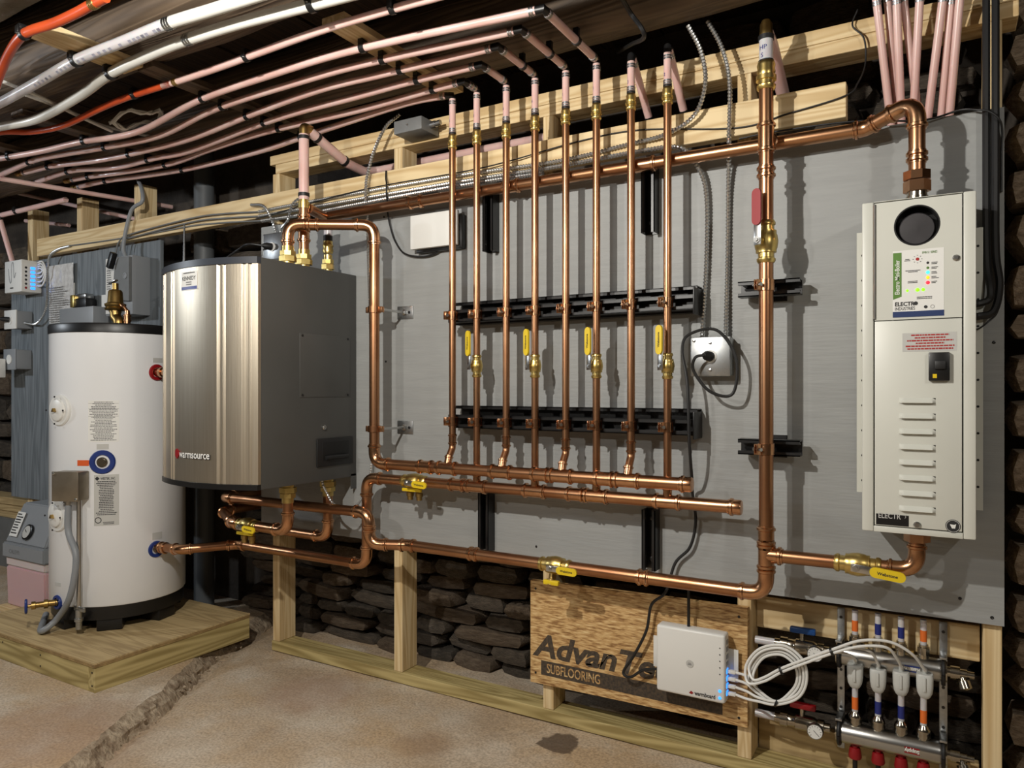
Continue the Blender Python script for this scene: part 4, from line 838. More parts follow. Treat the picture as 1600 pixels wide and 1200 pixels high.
# tubes rising behind the panel by the corner stud
PB = [((1370, 6), (1390, 178)), ((1387, 0), (1402, 178)), ((1401, 4), (1408, 178)), ((1412, 0), (1435, 178)), ((1437, 0), (1427, 178)), ((1473, 0), (1450, 182)), ((1486, 4), (1471, 178)), ((1500, -4), (1484, 176))]
PLB = ['with its crimp ring beside the wide gap', 'behind its neighbours', 'crossing no other tube', 'slanting behind another tube', 'crossing in front of a slanting tube', 'alone beside the narrow gap', 'paired with the tube by the corner stud', 'closest to the corner stud']
for k, ((u0, v0), (u1, v1)) in enumerate(PB):
    fr = k not in (1, 3); a, b = PY(u0, v0, -.028 if k == 6 else -.042 if fr else -.02), PY(u1, v1, .05 if k == 6 else .036 if fr else .057); dd = (b - a).normalized(); b = b + dd * .06
    t = thing('pink_tube', 'pink tube going down behind the grey panel, ' + PLB[k], 'pipe', b, 'pink tubes behind the panel'); MB().tube([a - dd * .05, b], .0095, 14).build('tube', 'pex_pink', t); crimp(t, a, dd, .0095)
# a few background pipes over the blue-grey plywood
for px, lab, y in (([(3, 336), (45, 326), (103, 312)], 'short pale pipe above the white wiring box, ending in an elbow', -.1),):
    p = [PY(u, v, y) for u, v in px]; t = thing('back_pipe', lab, 'pipe', p[0]); MB().tube(p, .013, 12).build('tube', 'pex_pink', t); clip(t, p[0].lerp(p[-1], .25), p[-1] - p[0], .013)
    MB().tube(rpath([p[0] + V((.0, 0, 0)), p[0] - V((.02, 0, 0)), p[0] + V((-.02, 0, -.03))], .02), .0145, 12).build('black_elbow', 'black_plastic', t); MB().cyl(p[0] + V((-.02, 0, -.02)), PY(10, 409, y) + V((0, .03, 0)), .013, 12).build('drop', 'pex_pink', t)
for (a, b), lab in ((((0, 279), (200, 312)), 'thin pink pipe in the dark behind the studs, uppermost of three'), (((20, 300), (270, 355)), 'thin pink pipe in the dark behind the studs, middle of three'), (((40, 345), (108, 352)), 'thin pink pipe in the dark behind the studs, lowest of three')):
    pa, pb_ = (PZ(*a, 1.99), PZ(*b, 1.99)) if 'uppermost' in lab else (PY(*a, .15), PY(*b, .2)); pb_ = pa.lerp(pb_, 1.4) if 'uppermost' in lab else pb_; tag(MB().cyl(pa, pb_, .011, 12).build('back_pipe', 'pex_pink', None), lab, 'pipe')
mk('stack_grey', (88, 92, 95)); t = thing('drain_stack', 'grey plastic drain pipe standing behind the timber rail', 'pipe', (XY(319, .2), .2, 0)); MB().cyl((XY(319, .2), .2, 0), (XY(319, .2), .2, 2.2), .046, 18).build('tube', 'stack_grey', t); MB().lathe((XY(319, .2), .2, 1.5), (0, 0, 1), [(0, .046), (0, .052), (.09, .052), (.09, .046)], 18).build('coupling', 'stack_grey', t)

# ================================================================== WHITE ELECTRIC BOILER
EX0, EX1, EYF, EZ0, EZ1 = -.157, .068, -.18, .731, 1.493
eb = thing('electric_boiler', 'narrow white electric boiler cabinet with louvres and lit display', 'boiler', (-.045, 0, EZ0))
MB().span((EX0, EYF + .062, EZ0), (EX1, -.001, EZ1), .004).build('cabinet', 'boiler_white', eb)
for sx, xa, xb in ((-1, -.182, EX0 + .001), (1, EX1 - .001, .087)):
    o = MB().span((xa, -.024, .80 if sx < 0 else .775), (xb, -.0215, 1.455 if sx < 0 else 1.44)).build('flange', 'boiler_white', eb, smooth=False); m = MB()
    for k in range(10): m.lathe(((xa + xb) / 2, -.0235, .83 + k * .063), (0, -1, 0), [(0, .003), (.0012, .003), (.0013, 0)], 8)
    m.build('flange_hole', 'dark_hole', o)
def E(u, v): return PY(u, v, EYF)
ef = lambda u, v: (E(u, v).x, E(u, v).z)
# front: two side strips, top and bottom strips, two doors
xl, xr = E(1366, 600).x, E(1504, 600).x; zt, zb_, zm = E(1434, 310).z, E(1434, 826).z, E(1434, 499).z
def slab(name, x0, z0, x1, z1, y=EYF, t=.006, mat='boiler_white', bev=.0012): return MB().span((x0, y, z0), (x1, y + t, z1), bev).build(name, mat, eb)
slab('side_strip', EX0, EZ0, xl - .0015, EZ1, t=.062, bev=.003); slab('side_strip', xr + .0015, EZ0, EX1, EZ1, t=.062, bev=.003); slab('top_strip', xl - .001, zt + .0015, xr + .001, EZ1, t=.062); slab('bottom_strip', xl - .001, EZ0, xr + .001, zb_ - .0015, t=.062)
hc = E(1432.5, 352); HR = .046
# upper door with a round hole
m = MB(); n = 48; cx, cz = hc.x, hc.z; bx = [xl + .001, xr - .001]; bz = [zm + .001, zt - .001]; inner = []; outer = []
for k in range(n):
    a = 2 * math.pi * k / n; dx, dz = math.cos(a), math.sin(a); inner.append((cx + HR * dx, cz + HR * dz))
    ts = [((bx[1] - cx) / dx if dx > 1e-6 else (bx[0] - cx) / dx if dx < -1e-6 else 1e9), ((bz[1] - cz) / dz if dz > 1e-6 else (bz[0] - cz) / dz if dz < -1e-6 else 1e9)]; tt = min(ts); outer.append((cx + tt * dx, cz + tt * dz))
for cxx in bx:
    for czz in bz:
        k = min(range(n), key=lambda i: (outer[i][0] - cxx) ** 2 + (outer[i][1] - czz) ** 2); outer[k] = (cxx, czz)
y0, y1 = EYF - .001, EYF + .005
vi = [m.bm.verts.new((x, y0, z)) for x, z in inner]; vo_ = [m.bm.verts.new((x, y0, z)) for x, z in outer]; vi2 = [m.bm.verts.new((x, y1, z)) for x, z in inner]; vo2 = [m.bm.verts.new((x, y1, z)) for x, z in outer]
for k in range(n):
    j = (k + 1) % n; m.bm.faces.new((vi[k], vi[j], vo_[j], vo_[k])); m.bm.faces.new((vi2[j], vi2[k], vo2[k], vo2[j])); m.bm.faces.new((vi[j], vi[k], vi2[k], vi2[j])); m.bm.faces.new((vo_[k], vo_[j], vo2[j], vo2[k]))
ud = m.build('upper_door', 'boiler_white', eb)
MB().lathe((cx, EYF - .0012, cz), (0, 1, 0), [(.05, HR - .0002), (0, HR - .0002), (0, HR - .003), (.046, HR - .003), (.046, .001)], 40).build('hole_liner', 'black_plastic', ud)
MB().lathe((cx, EYF + .034, cz - .006), (0, -1, 0), [(0, HR * .8), (.022, HR * .8), (.026, HR * .74), (.027, .001)], 32).build('gauge_glass', 'hole_disc', ud)
MB().cyl((xl + .001, EYF - .002, zm + .004), (xl + .001, EYF - .002, zt - .004), .0028, 8).build('hinge', 'steel', ud)
p = E(1494, 403); MB().lathe((p.x, EYF - .001, p.z), (0, -1, 0), [(0, .007), (.003, .007), (.006, .004), (.006, 0)], 12).build('door_screw', 'steel', ud)
ld = slab('lower_door', xl + .001, zb_ + .001, xr - .001, zm - .001, EYF - .001)
# louvres
lx0, lx1 = E(1405, 625).x, E(1462, 625).x
for k in range(8):
    z = E(1432, 627 + k * 24.2).z; m = MB(); L = lx1 - lx0; g = []
    for i in range(13):
        s_ = i / 12; xx = lx0 + L * s_; hgt = min(1, (s_ * (1 - s_) * 14)); g.append([m.bm.verts.new((xx, EYF - .001, z + .0075)), m.bm.verts.new((xx, EYF - .001 - .004 * hgt, z + .004)), m.bm.verts.new((xx, EYF - .001 - .0095 * hgt, z - .003)), m.bm.verts.new((xx, EYF - .001 - .0085 * hgt, z - .0042))])
    for i in range(12):
        for j in range(3): m.bm.faces.new((g[i][j], g[i + 1][j], g[i + 1][j + 1], g[i][j + 1]))
    lv = m.build('louvre', 'boiler_white', ld); MB().span((lx0 + .004, EYF - .0016, z - .0045), (lx1 - .004, EYF - .0008, z + .0015)).build('slot', 'dark_hole', ld, smooth=False)
# display label
a, b = E(1395, 393), E(1475, 493); mf = plane_map((a.x, EYF - .0011, b.z), (1, 0, 0), (0, 0, 1)); Wd, H = b.x - a.x, a.z - b.z
lb = patch(mf, 0, 0, Wd, H, 'paper', ud, 'display_label'); patch(mf, 0, 0, Wd, H * .085, 'label_navy', lb, 'navy_band', 1, .0008)
MB().poly([mf(.0005, H * .27, .0004), mf(Wd * .175, H * .31, .0004), mf(Wd * .175, H * .97, .0004), mf(.0005, H * .97, .0004)], (0, -.0005, 0)).build('green_band', 'label_green', lb, smooth=False)
writing('Electro Mini-Boiler', .0135, lambda x, y, h: mf(Wd * .135 - y, H * .34 + x * .76, .0014), 'white_ink', lb, bold=.01)
writing('ELECTR', .0125, lambda x, y, h: mf(.004 + x * .92, H * .17 + y, .001), 'ink', lb, bold=.03); disc(mf, .046, H * .17 + .0045, .0042, 'ink', lb, 'logo_dot', .001)
writing('INDUSTRIES', .0105, lambda x, y, h: mf(.004 + x * .72, H * .105 + y, .001), 'ink', lb); writing('EMB-S1 SERIES', .007, lambda x, y, h: mf(Wd * .58 + x * .68, H * .93 + y, .001), 'label_green', lb)
disc(mf, Wd * .65, H * .14, .0035, 'ink', lb, 'mark'); disc(mf, Wd * .78, H * .14, .004, 'faint_ink', lb, 'mark', r0=.0033)
fine_print(mf, Wd * .22, H * .83, Wd * .36, H * .87, 2, 'ink', lb, .5, 1); fine_print(mf, Wd * .25, H * .66, Wd * .55, H * .70, 2, 'ink', lb, .5, 2); fine_print(mf, Wd * .25, H * .5, Wd * .54, H * .54, 2, 'ink', lb, .5, 3); fine_print(mf, Wd * .4, H * .255, Wd * .85, H * .3, 2, 'ink', lb, .5, 4)
for y, s_ in ((.78, 5), (.71, 6), (.64, 7), (.57, 8), (.5, 9)): fine_print(mf, Wd * .76, H * (y - .02), Wd * .9, H * (y + .02), 2, 'ink', lb, .5, s_, center=False)
disc(mf, Wd * .49, H * .855, .0035, 'red_ink', lb, 'dial')
m = MB()
for k in range(8): a_ = k * math.pi / 4; c = mf(Wd * .49 + .0085 * math.cos(a_), H * .855 + .0085 * math.sin(a_), .0005); m.box(c, (.0026, .0004, .001))
m.build('dial_marks', 'ink', lb, smooth=False)
for fx, fy, mat, r in ((.69, .79, 'ink', .0028), (.69, .715, 'label_green', .0028), (.69, .648, 'led_cyan', .0038), (.69, .572, 'led_amber', .0036), (.69, .497, 'led_red', .004), (.29, .395, 'led_green', .0028), (.49, .398, 'led_green', .0042), (.60, .398, 'led_green', .0036)):
    MB().lathe(mf(Wd * fx, H * fy, 0), (0, -1, 0), [(0, r), (.0008, r), (.0014, r * .7), (.0016, 0)], 14).build('indicator_lamp', mat, lb)
# lower labels, breaker
a, b = E(1410, 521), E(1495, 548); mf2 = plane_map((a.x, EYF - .0011, b.z), (1, 0, 0), (0, 0, 1)); o = patch(mf2, 0, 0, b.x - a.x, a.z - b.z, 'silver_label', ld, 'warning_label'); fine_print(mf2, .006, .003, b.x - a.x - .003, a.z - b.z - .002, 6, 'red_ink', o, .5, 12)
a, b = E(1451, 551), E(1484, 595); o = MB().span((a.x, EYF - .013, b.z), (b.x, EYF - .001, a.z), .002).build('breaker', 'black_plastic', ld); MB().span((a.x + .012, EYF - .018, (a.z + b.z) / 2 - .006), (b.x - .008, EYF - .012, (a.z + b.z) / 2 + .012), .001).build('toggle', 'black_rubber', o)
MB().span((a.x + .008, EYF - .0136, b.z + .006), (a.x + .016, EYF - .0129, b.z + .015)).build('yellow_tag', 'yellow', o, smooth=False)
a, b = E(1369, 802), E(1420, 823); mf3 = plane_map((a.x, EYF - .0011, b.z), (1, 0, 0), (0, 0, 1)); o = patch(mf3, 0, 0, b.x - a.x, a.z - b.z, 'black_plastic', ld, 'maker_label'); writing('ELECTR', .0165, lambda x, y, h: mf3(.004 + x * .82, .0155 + y, .001), 'led_cyan' if False else 'silver_label', o, bold=.01)
q = .0575; MB().poly([mf3(q, .017, .0006), mf3(q + .004, .0215, .0006), mf3(q + .002, .0215, .0006), mf3(q + .0045, .0275, .0006), mf3(q + .001, .0225, .0006), mf3(q + .003, .0225, .0006)], (0, -.0004, 0)).build('bolt_symbol', 'silver_label', o, smooth=False)
p = E(1489, 822); o = MB().lathe((p.x, EYF - .001, p.z), (0, -1, 0), [(0, .0145), (.0006, .0145), (.0006, 0)], 28).build('round_sticker', 'ink', ld); mf4 = plane_map((p.x, EYF - .0017, p.z), (1, 0, 0), (0, 0, 1)); disc(mf4, 0, 0, .0132, 'silver_label', o, 'ring', .0003, r0=.0122); MB().poly([mf4(-.006, .004, .0003), mf4(.002, .003, .0003), mf4(.006, .005, .0003), mf4(.004, -.005, .0003), mf4(-.002, -.005, .0003)], (0, -.0004, 0)).build('map_shape', 'paper', o, smooth=False)
p = E(1433, 820); MB().lathe((p.x, EYF - .001, p.z), (0, -1, 0), [(0, .0075), (.003, .0075), (.006, .005), (.006, 0)], 12).build('door_screw', 'steel', ld)

# ================================================================== ELECTRICS ON THE PANEL
a, b = PY(1080, 528, -.045), PY(1141, 587, -.045); t = thing('outlet_box', 'square galvanised outlet box with a black plug beside the copper risers', 'outlet', (a.x, 0, b.z)); cc = (a + b) / 2; wd = abs(b.x - a.x); hh = abs(a.z - b.z)
MB().box((cc.x, -.0215, cc.z), (wd, .043, hh), None, .006).build('box', 'galv', t); MB().box((cc.x, -.0455, cc.z), (wd * 1.03, .005, hh * 1.03), None, .004).build('cover', 'galv', t)
m = MB()
for sx, sz in ((-.42, .42), (.42, .42), (0, .35), (0, -.35), (-.42, -.42)): m.lathe((cc.x + wd * sx, -.048, cc.z + hh * sz), (0, -1, 0), [(0, .0045), (.002, .0045), (.003, 0)], 8)
m.build('screw', 'steel', t); MB().lathe((cc.x, -.048, cc.z), (0, -1, 0), [(0, .018), (.002, .018), (.002, 0)], 20).build('receptacle', 'white_plastic', t)
pg = thing('power_cord', 'black power cord looping round the outlet box to the floor', 'cable', (cc.x, -.08, .4)); MB().lathe((cc.x, -.0505, cc.z), (-.25, -1, .1), [(0, .014), (.018, .0135), (.024, .01), (.034, .006)], 14).build('plug', 'black_rubber', pg)
pp = [V((cc.x - .006, -.084, cc.z + .003)), V((cc.x - .03, -.09, cc.z - .005)), PY(1084, 580, -.08), PY(1110, 612, -.07), PY(1145, 615, -.06), PY(1150, 560, -.06), PY(1120, 516, -.06), PY(1078, 522, -.055), PY(1066, 545, -.07), PY(1074, 600, -.092), PY(1077, 690, -.094), PY(1081, 745, -.06), PY(1082, 770, -.02), PY(1087, 815, -.02), PY(1078, 855, -.02), PY(1055, 880, -.02), PY(1040, 925, -.03), PY(1018, 945, -.03), PY(1010, 985, -.03), PY(990, 1025, -.03), PY(974, 1050, -.03), PY(985, 1058, -.035), PY(1005, 1047, -.035), PY(1030, 1045, -.04)]
MB().tube(spline(pp, 8), .0042, 8).build('cord', 'black_rubber', pg)
# plain white cover box
a, b = PY(640, 334, -.045), PY(712, 386, -.045); t = thing('cover_box', 'plain white cover box on a black base behind the copper risers', 'box', ((a.x + b.x) / 2, 0, b.z)); zc = (PY(640, 340, -.045).z + PY(640, 387, -.045).z) / 2
MB().box(((a.x + b.x) / 2 + .012, -.012, zc - .012), (b.x - a.x, .024, .115), None, .003).build('base', 'black_plastic', t); MB().box(((a.x + b.x) / 2, -.033, zc), (b.x - a.x, .018, .118), None, .003).build('cover', 'white_plastic', t)
cord('thin_cable', 'thin black cable hanging from the rail to the plain white cover box', spline([V((XY(603, -.0435), -.0425, 1.838)), V((XY(603, -.05), -.05, 1.81)), V((XY(604, -.066), -.066, 1.785)), V((XY(604, -.066), -.066, 1.75)), V((XY(605, -.055), -.055, 1.7264)), V((XY(605, -.04), -.040, 1.7205)), V((XY(605, -.03), -.028, 1.695)), PY(610, 355, -.01), PY(618, 378, -.012), PY(632, 396, -.012), PY(658, 401, -.012), PY(680, 396, -.012), PY(690, 386, -.02)], 8), .0032, 'black_rubber')
# outlet at the boiler top
a = PY(426, 386, -.05); t = thing('outlet_box', 'square outlet box with black plug just above the steel-fronted boiler', 'outlet', (a.x, 0, a.z - .05)); MB().box((a.x, -.025, a.z + .002), (.1, .05, .1), None, .006).build('box', 'galv', t); MB().box((a.x, -.0515, a.z + .002), (.104, .003, .104), None, .003).build('cover', 'galv', t); MB().lathe((a.x, -.053, a.z), (0, -1, 0), [(0, .018), (.003, .018), (.003, 0)], 16).build('receptacle', 'white_plastic', t)
t2 = thing('power_cord', 'short black cord plugged in above the steel-fronted boiler', 'cable', (a.x, -.1, a.z)); MB().lathe((a.x, -.056, a.z), (-.4, -1, .05), [(0, .014), (.022, .013), (.035, .007)], 12).build('plug', 'black_rubber', t2); MB().tube(spline([(a.x - .01, -.088, a.z), (a.x - .06, -.12, a.z + .005), (a.x - .14, -.1, a.z - .005), (a.x - .22, -.12, a.z - .05)], 8), .0045, 8).build('cord', 'black_rubber', t2)
# armoured cables
def mc(label, pts, r=.0058, ties=(), mat='flex_steel', k=10):
    t = thing('armoured_cable', label, 'cable', pts[0], 'armoured cables'); sp = spline(pts, k); flex(t, 'armour', sp, r, mat)
    for u in ties: MB().ring(u, V((1, 0, -.2)), r * 1.2, .0012, 12, 6).build('cable_tie', 'black_plastic', t)
    return t
yc = -.0468
mc('armoured cable along the rail, ending in a rising loop near the red valve', [PY(404, 331, yc), PY(480, 316, yc), PY(700, 277, yc), PY(870, 252, yc), PY(980, 226, yc), PY(1040, 210, yc - .01), PY(1085, 180, yc - .02), PY(1102, 130, yc - .03), PY(1095, 80, yc - .03), PY(1075, 40, yc - .03)])
mc('armoured cable along the rail, turning down to the square outlet box', [PY(404, 338, yc), PY(480, 325, yc), PY(700, 287, yc), PY(870, 260, yc), PY(1000, 236, yc), PY(1060, 230, yc), PY(1086, 254, -.034), PY(1103, 300, -.02), PY(1104, 400, -.015), PY(1097, 527, -.02)])
mc('armoured cable dropping straight from the joist to the square outlet box', [PY(1105, 32, yc), PY(1128, 75, yc), PY(1140, 130, -.0535), PY(1139, 212, -.0525), PY(1139, 240, -.034), PY(1138, 300, -.015), PY(1137, 400, -.012), PY(1134, 527, -.02)])
mc('armoured cable along the rail, lowest of the bundle near the boiler', [PY(408, 345, yc), PY(480, 334, yc - .004), PY(620, 307, yc - .004), PY(760, 283, yc - .004), PY(850, 270, yc - .004)])
mc('armoured cable rising from the rail to the metal box under the ceiling', [PY(571, 313, -.070), PY(572, 292, -.070), PY(574, 275, -.066), PY(585, 235, yc - .01), PY(603, 198, yc), PY(625, 178, -.035)])
mc('short armoured cable from the rail down to the outlet above the boiler', [PY(392, 320, -.0458), PY(412, 322, -.070), PY(424, 342, -.071), PY(430, 360, -.05), PY(431, 371, -.03)], .005)
mc('short armoured cable from the rail down behind the brass fittings', [PY(477, 305, -.0458), PY(458, 318, -.071), PY(449, 345, -.070), PY(440, 357, -.042), PY(437, 373, -.03)], .005)
mc('thin armoured cable hanging below the steel-fronted boiler', [V((XY(503, -.15), -.15, BZ0 + .002)), PY(505, 759, -.149), PY(511, 771, -.144), PY(520, 786, -.1325), PY(538, 798, -.122), PY(556, 790, -.09), PY(568, 774, -.05), PY(579, 740, -.025), PY(581, 690, -.02), PY(581, 600, -.018), PY(578, 500, -.016), PY(575, 400, -.016), PY(574, 345, -.026), PY(574, 327, -.034)], .004)
cord('thin_cable', 'thin black cable along the rail to the far end of the wall', spline([PY(400, 342, -.058), PY(560, 298, -.058), PY(750, 263, -.058), PY(900, 222, -.043), PY(1000, 203, -.0425), PY(1150, 200, -.0425), PY(1230, 178, -.0425), PY(1320, 150, -.0425), PY(1340, 130, -.03), PY(1352, 100, .005), PY(1350, 60, .005), PY(1332, 40, .005), PY(1340, 15, .005)], 8), .0022, 'black_rubber')
cord('thin_cable', 'thin black cable under the copper rail to the corner stud', spline([PY(1155, 217, -.0415), PY(1210, 206, -.0415), PY(1330, 190, -.0415), PY(1440, 188, -.02), PY(1500, 172, -.02), PY(1528, 172, -.034), PY(1545, 174, -.036), PY(1561, 186, -.033), PY(1566, 205, -.012), PY(1565, 240, -.0045), PY(1565, 300, -.0045)], 8), .0024, 'black_rubber')
for px, lab in (([(181, 396), (186, 378), (204, 366), (300, 341), (350, 334), (404, 331)], 'thin grey cable along the rail, uppermost above the safety switch'), ([(187, 392), (192, 376), (210, 370), (300, 347), (350, 341), (404, 338)], 'thin grey cable along the rail, middle one above the safety switch'), ([(110, 384), (160, 377), (230, 366), (300, 353), (350, 348), (408, 345)], 'thin grey cable along the rail, lowest one above the safety switch')):
    cord('thin_cable', lab, spline([PY(u, v, yc if u > 400 else -.0427 if 'lowest' in lab else -.0508) for u, v in px], 8), .0034, 'mid_grey')
# metal box on the top plate
a = PY(655, 180, .0); t = thing('metal_box', 'flat dark metal junction box on the top plate under the pink pipes', 'box', a); c = PY(652, 184, -.03); MB().box((c.x, -.035, 1.965), (.12, .1, .045), None, .003).build('box', 'mid_grey', t); MB().lathe((c.x + .06, -.03, 1.97), (1, 0, .1), [(0, .012), (.02, .012), (.02, .009), (.04, .009)], 10).build('connector', 'galv', t)
m = MB().lathe((c.x, -.085, 1.965), (0, -1, 0), [(0, .004), (.002, .004), (.003, 0)], 8); m.build('screw', 'steel', t)
# hanging black cables at the corner
for k, (pts, lab) in enumerate((([(1541, -5), (1541, 100), (1541, 250), (1542, 400), (1548, 452), (1545, 468), (1530, 474)], 'thick black cable hanging down the corner stud, nearest the white boiler'), ([(1555.5, -5), (1555.5, 100), (1555.5, 250), (1556, 390), (1562, 445), (1553, 486), (1530, 494)], 'thick black cable hanging down the corner stud, nearest the stone wall'))):
    cord('black_cable', lab, spline([PY(u, v, -.038 if v > 450 else -.018) for u, v in pts[:-1]] + [PY(*pts[-1], -.04), V((EX1 - .001, -.045, PY(*pts[-1], -.04).z))], 8), .0085, 'black_rubber', group='hanging black cables')
cord('thin_cable', 'thin black lead sagging beside the white boiler edge', spline([PY(1560, 462, -.02), PY(1558, 488, -.02), PY(1544, 503, -.02), PY(1530, 513, -.035), V((EX1 - .001, -.04, PY(1526, 515, -.04).z))], 8), .002, 'black_rubber')
cord('old_wires', 'dark old house wires dropping from the joist above the risers', spline([PZ(962, -20, 2.05), PZ(985, 20, 2.045), PY(1003, 45, -.26), PY(1005, 60, -.22), PY(985, 70, -.1), PY(965, 82, .02)], 8), .006, 'black_rubber')
# bundle of pale old cable among the ceiling pipes
sp = []
for k in range(60): a_ = k * .42; sp.append(PZ(212, 186, 2.05) + V((.13 * math.cos(a_) + .01 * math.sin(k), .05 * math.sin(a_), .012 * math.sin(k * 1.7))))
cord('cable_coil', 'loose coil of pale house cable tucked above the pink pipes', sp, .0042, 'paper')
for px, lab in (([(-10, 122), (60, 150), (120, 180), (175, 205)], 'pale flat house cable crossing behind the white pipes, upper'), ([(40, 148), (105, 172), (160, 196), (240, 214)], 'pale flat house cable crossing behind the white pipes, lower')):
    cord('house_cable', lab, spline([PZ(u, v, 2.0425 if 'upper' in lab else 2.0555) for u, v in px], 6), .006, 'paper')
# pale blocking
a, b = PZ(58, 46, 2.05), PZ(205, 112, 2.05)
lumber('blocking', (a.x - .05, a.y, 2.04), (a.x + .05, b.y - .012, 2.0605), 'pine_y', 'pale new timber block crossing above the white pipes', 'timber')

# ================================================================== LEFT WALL GEAR
def LY(u, v, y=-.03): return PY(u, v, y)
a, b = LY(27, 432, -.1), LY(5, 458, -.1); t = thing('wiring_box', 'white wiring box with blue lit terminals in front of the stud', 'controller', (LY(30, 455).x, 0, 1.45))
x0, x1 = XY(7, -.1), XY(33, -.1); z0, z1 = LY(20, 457, -.1).z, LY(20, 407, -.1).z; x1 = x0 + .17
bx_ = MB().span((x0, -.1, z0), (x1, -.001, z1), .005).build('housing', 'white_plastic', t); m = MB()
sp = [(.25, .75), (.3, .45), (.38, .3), (.46, .42), (.48, .85), (.56, .94), (.62, .8), (.66, .45), (.78, .6)]; MB().tube(spline([V((x0 + (x1 - x0) * .8 * q[0] + .01, -.1, z0 + (z1 - z0) * q[1])) for q in sp], 6), .0025, 6).build('embossed_curve', 'grey_plastic', bx_)
fine_print(plane_map((x0, -.1, z0), (1, 0, 0), (0, 0, 1)), .05, .018, .1, .028, 1, 'ink', bx_, .6, 3)
for k in range(6):
    z = z0 + (z1 - z0) * (.13 + .125 * k); MB().lathe((x1, -.078, z), (1, 0, 0), [(0, .006), (.001, .006), (.001, .0045), (.0005, 0)], 12).build('port_button', 'red_plastic' if k == 0 else 'black_plastic', bx_); MB().box((x1 + .001, -.045, z), (.003, .022, .012), None, .001).build('terminal_lamp', 'led_blue', bx_)
for k in range(4):
    z = z0 + (z1 - z0) * (.22 + .13 * k); q = V((x1 - .001, -.024, z)); ze = z1 - .01 - .0108 * k; ox = .09 - .0125 * k; zc_ = (z + ze) / 2; cord('data_cable', 'white data cable curling out of the wiring box beside the stud', spline([q, V((x1 + ox * .6, -.024, z + .002)), V((x1 + ox, -.024, zc_)), V((x1 + ox * .6, -.024, ze + .002)), V((x1 - .001, -.024, ze))], 7), .0045, 'white_plastic', group='cables of the wiring box')
def outlet(u0, v0, u1, v1, lab, plugged):
    x0 = XY(u0, -.07); z0, z1 = LY(u0, v1, -.07).z, LY(u0, v0, -.07).z; x1 = x0 + .115; t = thing('outlet_box', lab, 'outlet', (x0, 0, z0)); MB().span((x0, -.075, z0), (x1, -.0005, z1), .004).build('box', 'grey_plastic', t); MB().span((x0 - .004, -.083, z0 - .004), (x1 + .002, -.0755, z1 + .004), .003).build('cover', 'white_plastic' if plugged else 'grey_plastic', t)
    m = MB().lathe(((x0 + x1) / 2, -.083, (z0 + z1) / 2), (0, -1, 0), [(0, .025), (.003, .025), (.003, 0)], 16); m.build('receptacle', 'white_plastic', t)
    return x0, x1, z0, z1, t
x0, x1, z0, z1, t = outlet(11, 487, 45, 514, 'grey outlet box with black plug on the blue-grey plywood', True)
p2 = thing('left_cord', 'black cord plugged into the grey outlet box near the tank', 'cable', (x0, -.1, z0)); c = V(((x0 + x1) / 2, -.087, (z0 + z1) / 2)); MB().lathe(c, (-.5, -1, .05), [(0, .014), (.025, .013), (.04, .007)], 12).build('plug', 'black_rubber', p2); MB().tube(spline([c + V((-.02, -.035, 0)), c + V((-.1, -.09, .01)), c + V((-.25, -.1, .015)), c + V((-.5, -.08, -.1))], 6), .0045, 8).build('cord', 'black_rubber', p2)
mc('armoured cable bending from the rail down to the grey outlet box', [V((x1, -.04, z0 + .03)), LY(58, 505), LY(72, 480), LY(74, 430, -.036), LY(77, 402, -.048), LY(90, 390, -.049), LY(110, 384, -.0475)], .0055)
x0, x1, z0, z1, t = outlet(10, 547, 45, 577, 'grey outlet box with a round white timer plugged in', False)
tm = thing('plug_timer', 'round white plug-in timer in the lower outlet box', 'timer', (x0, -.1, z0)); MB().span((x0 - .07, -.135, z0 - .045), (x0 + .035, -.088, z0 + .055), .006).build('body', 'white_plastic', tm); MB().lathe((x0 - .018, -.135, z0 + .006), (0, -1, 0), [(0, .04), (.006, .04), (.008, .034), (.008, .02), (.004, .02), (.004, 0)], 24).build('dial', 'white_plastic', tm)
# safety switch
x0 = XY(165, -.09); x1 = XY(191, -.09); z1 = LY(180, 402, -.09).z; z0 = LY(180, 493, -.09).z; x0, x1 = x0, x0 + .205
t = thing('safety_switch', 'grey safety switch box with white front on the blue-grey plywood', 'switch', (x0, 0, z0)); MB().span((x0, -.088, z0), (x1, -.0005, z1), .003).build('housing', 'grey_plastic', t); MB().span((x0 + .002, -.0905, z0 + .01), (x0 + .13, -.0885, z1 - .002)).build('door', 'white_plastic', t, smooth=False)
mfx = plane_map((x0, -.0908, z0), (1, 0, 0), (0, 0, 1)); writing('EATON', .02, lambda x, y, h: mfx(.012 + x, (z1 - z0) * .87 + y, .0005), 'blue_print', t, bold=.03); fine_print(mfx, .012, (z1 - z0) * .45, .055, (z1 - z0) * .8, 9, 'faint_ink', t, .45, 8, center=False)
zz = (z0 + z1) / 2; m = MB(); pts = []
for k in range(9): a_ = math.radians(100 + 20 * k); pts.append(V((x0 + .135 + .05 * math.cos(a_), -.0908, zz + .03 + .1 * math.sin(a_))))
pts += [V((x1 - .003, -.0908, zz - .075)), V((x1 - .003, -.0908, zz + .125))]; m.poly(pts, (0, -.012, 0)); lv = m.build('handle_plate', 'mid_grey', t, smooth=False); MB().box((x0 + .09, -.115, z1 - .02), (.026, .025, .075), Matrix.Rotation(.45, 3, 'Y'), .003).build('handle', 'black_plastic', t); MB().lathe((x0 + .175, -.103, zz + .04), (0, -1, 0), [(0, .014), (.003, .014), (.003, .009), (.001, .009), (.001, 0)], 16).build('knockout', 'grey_plastic', t)
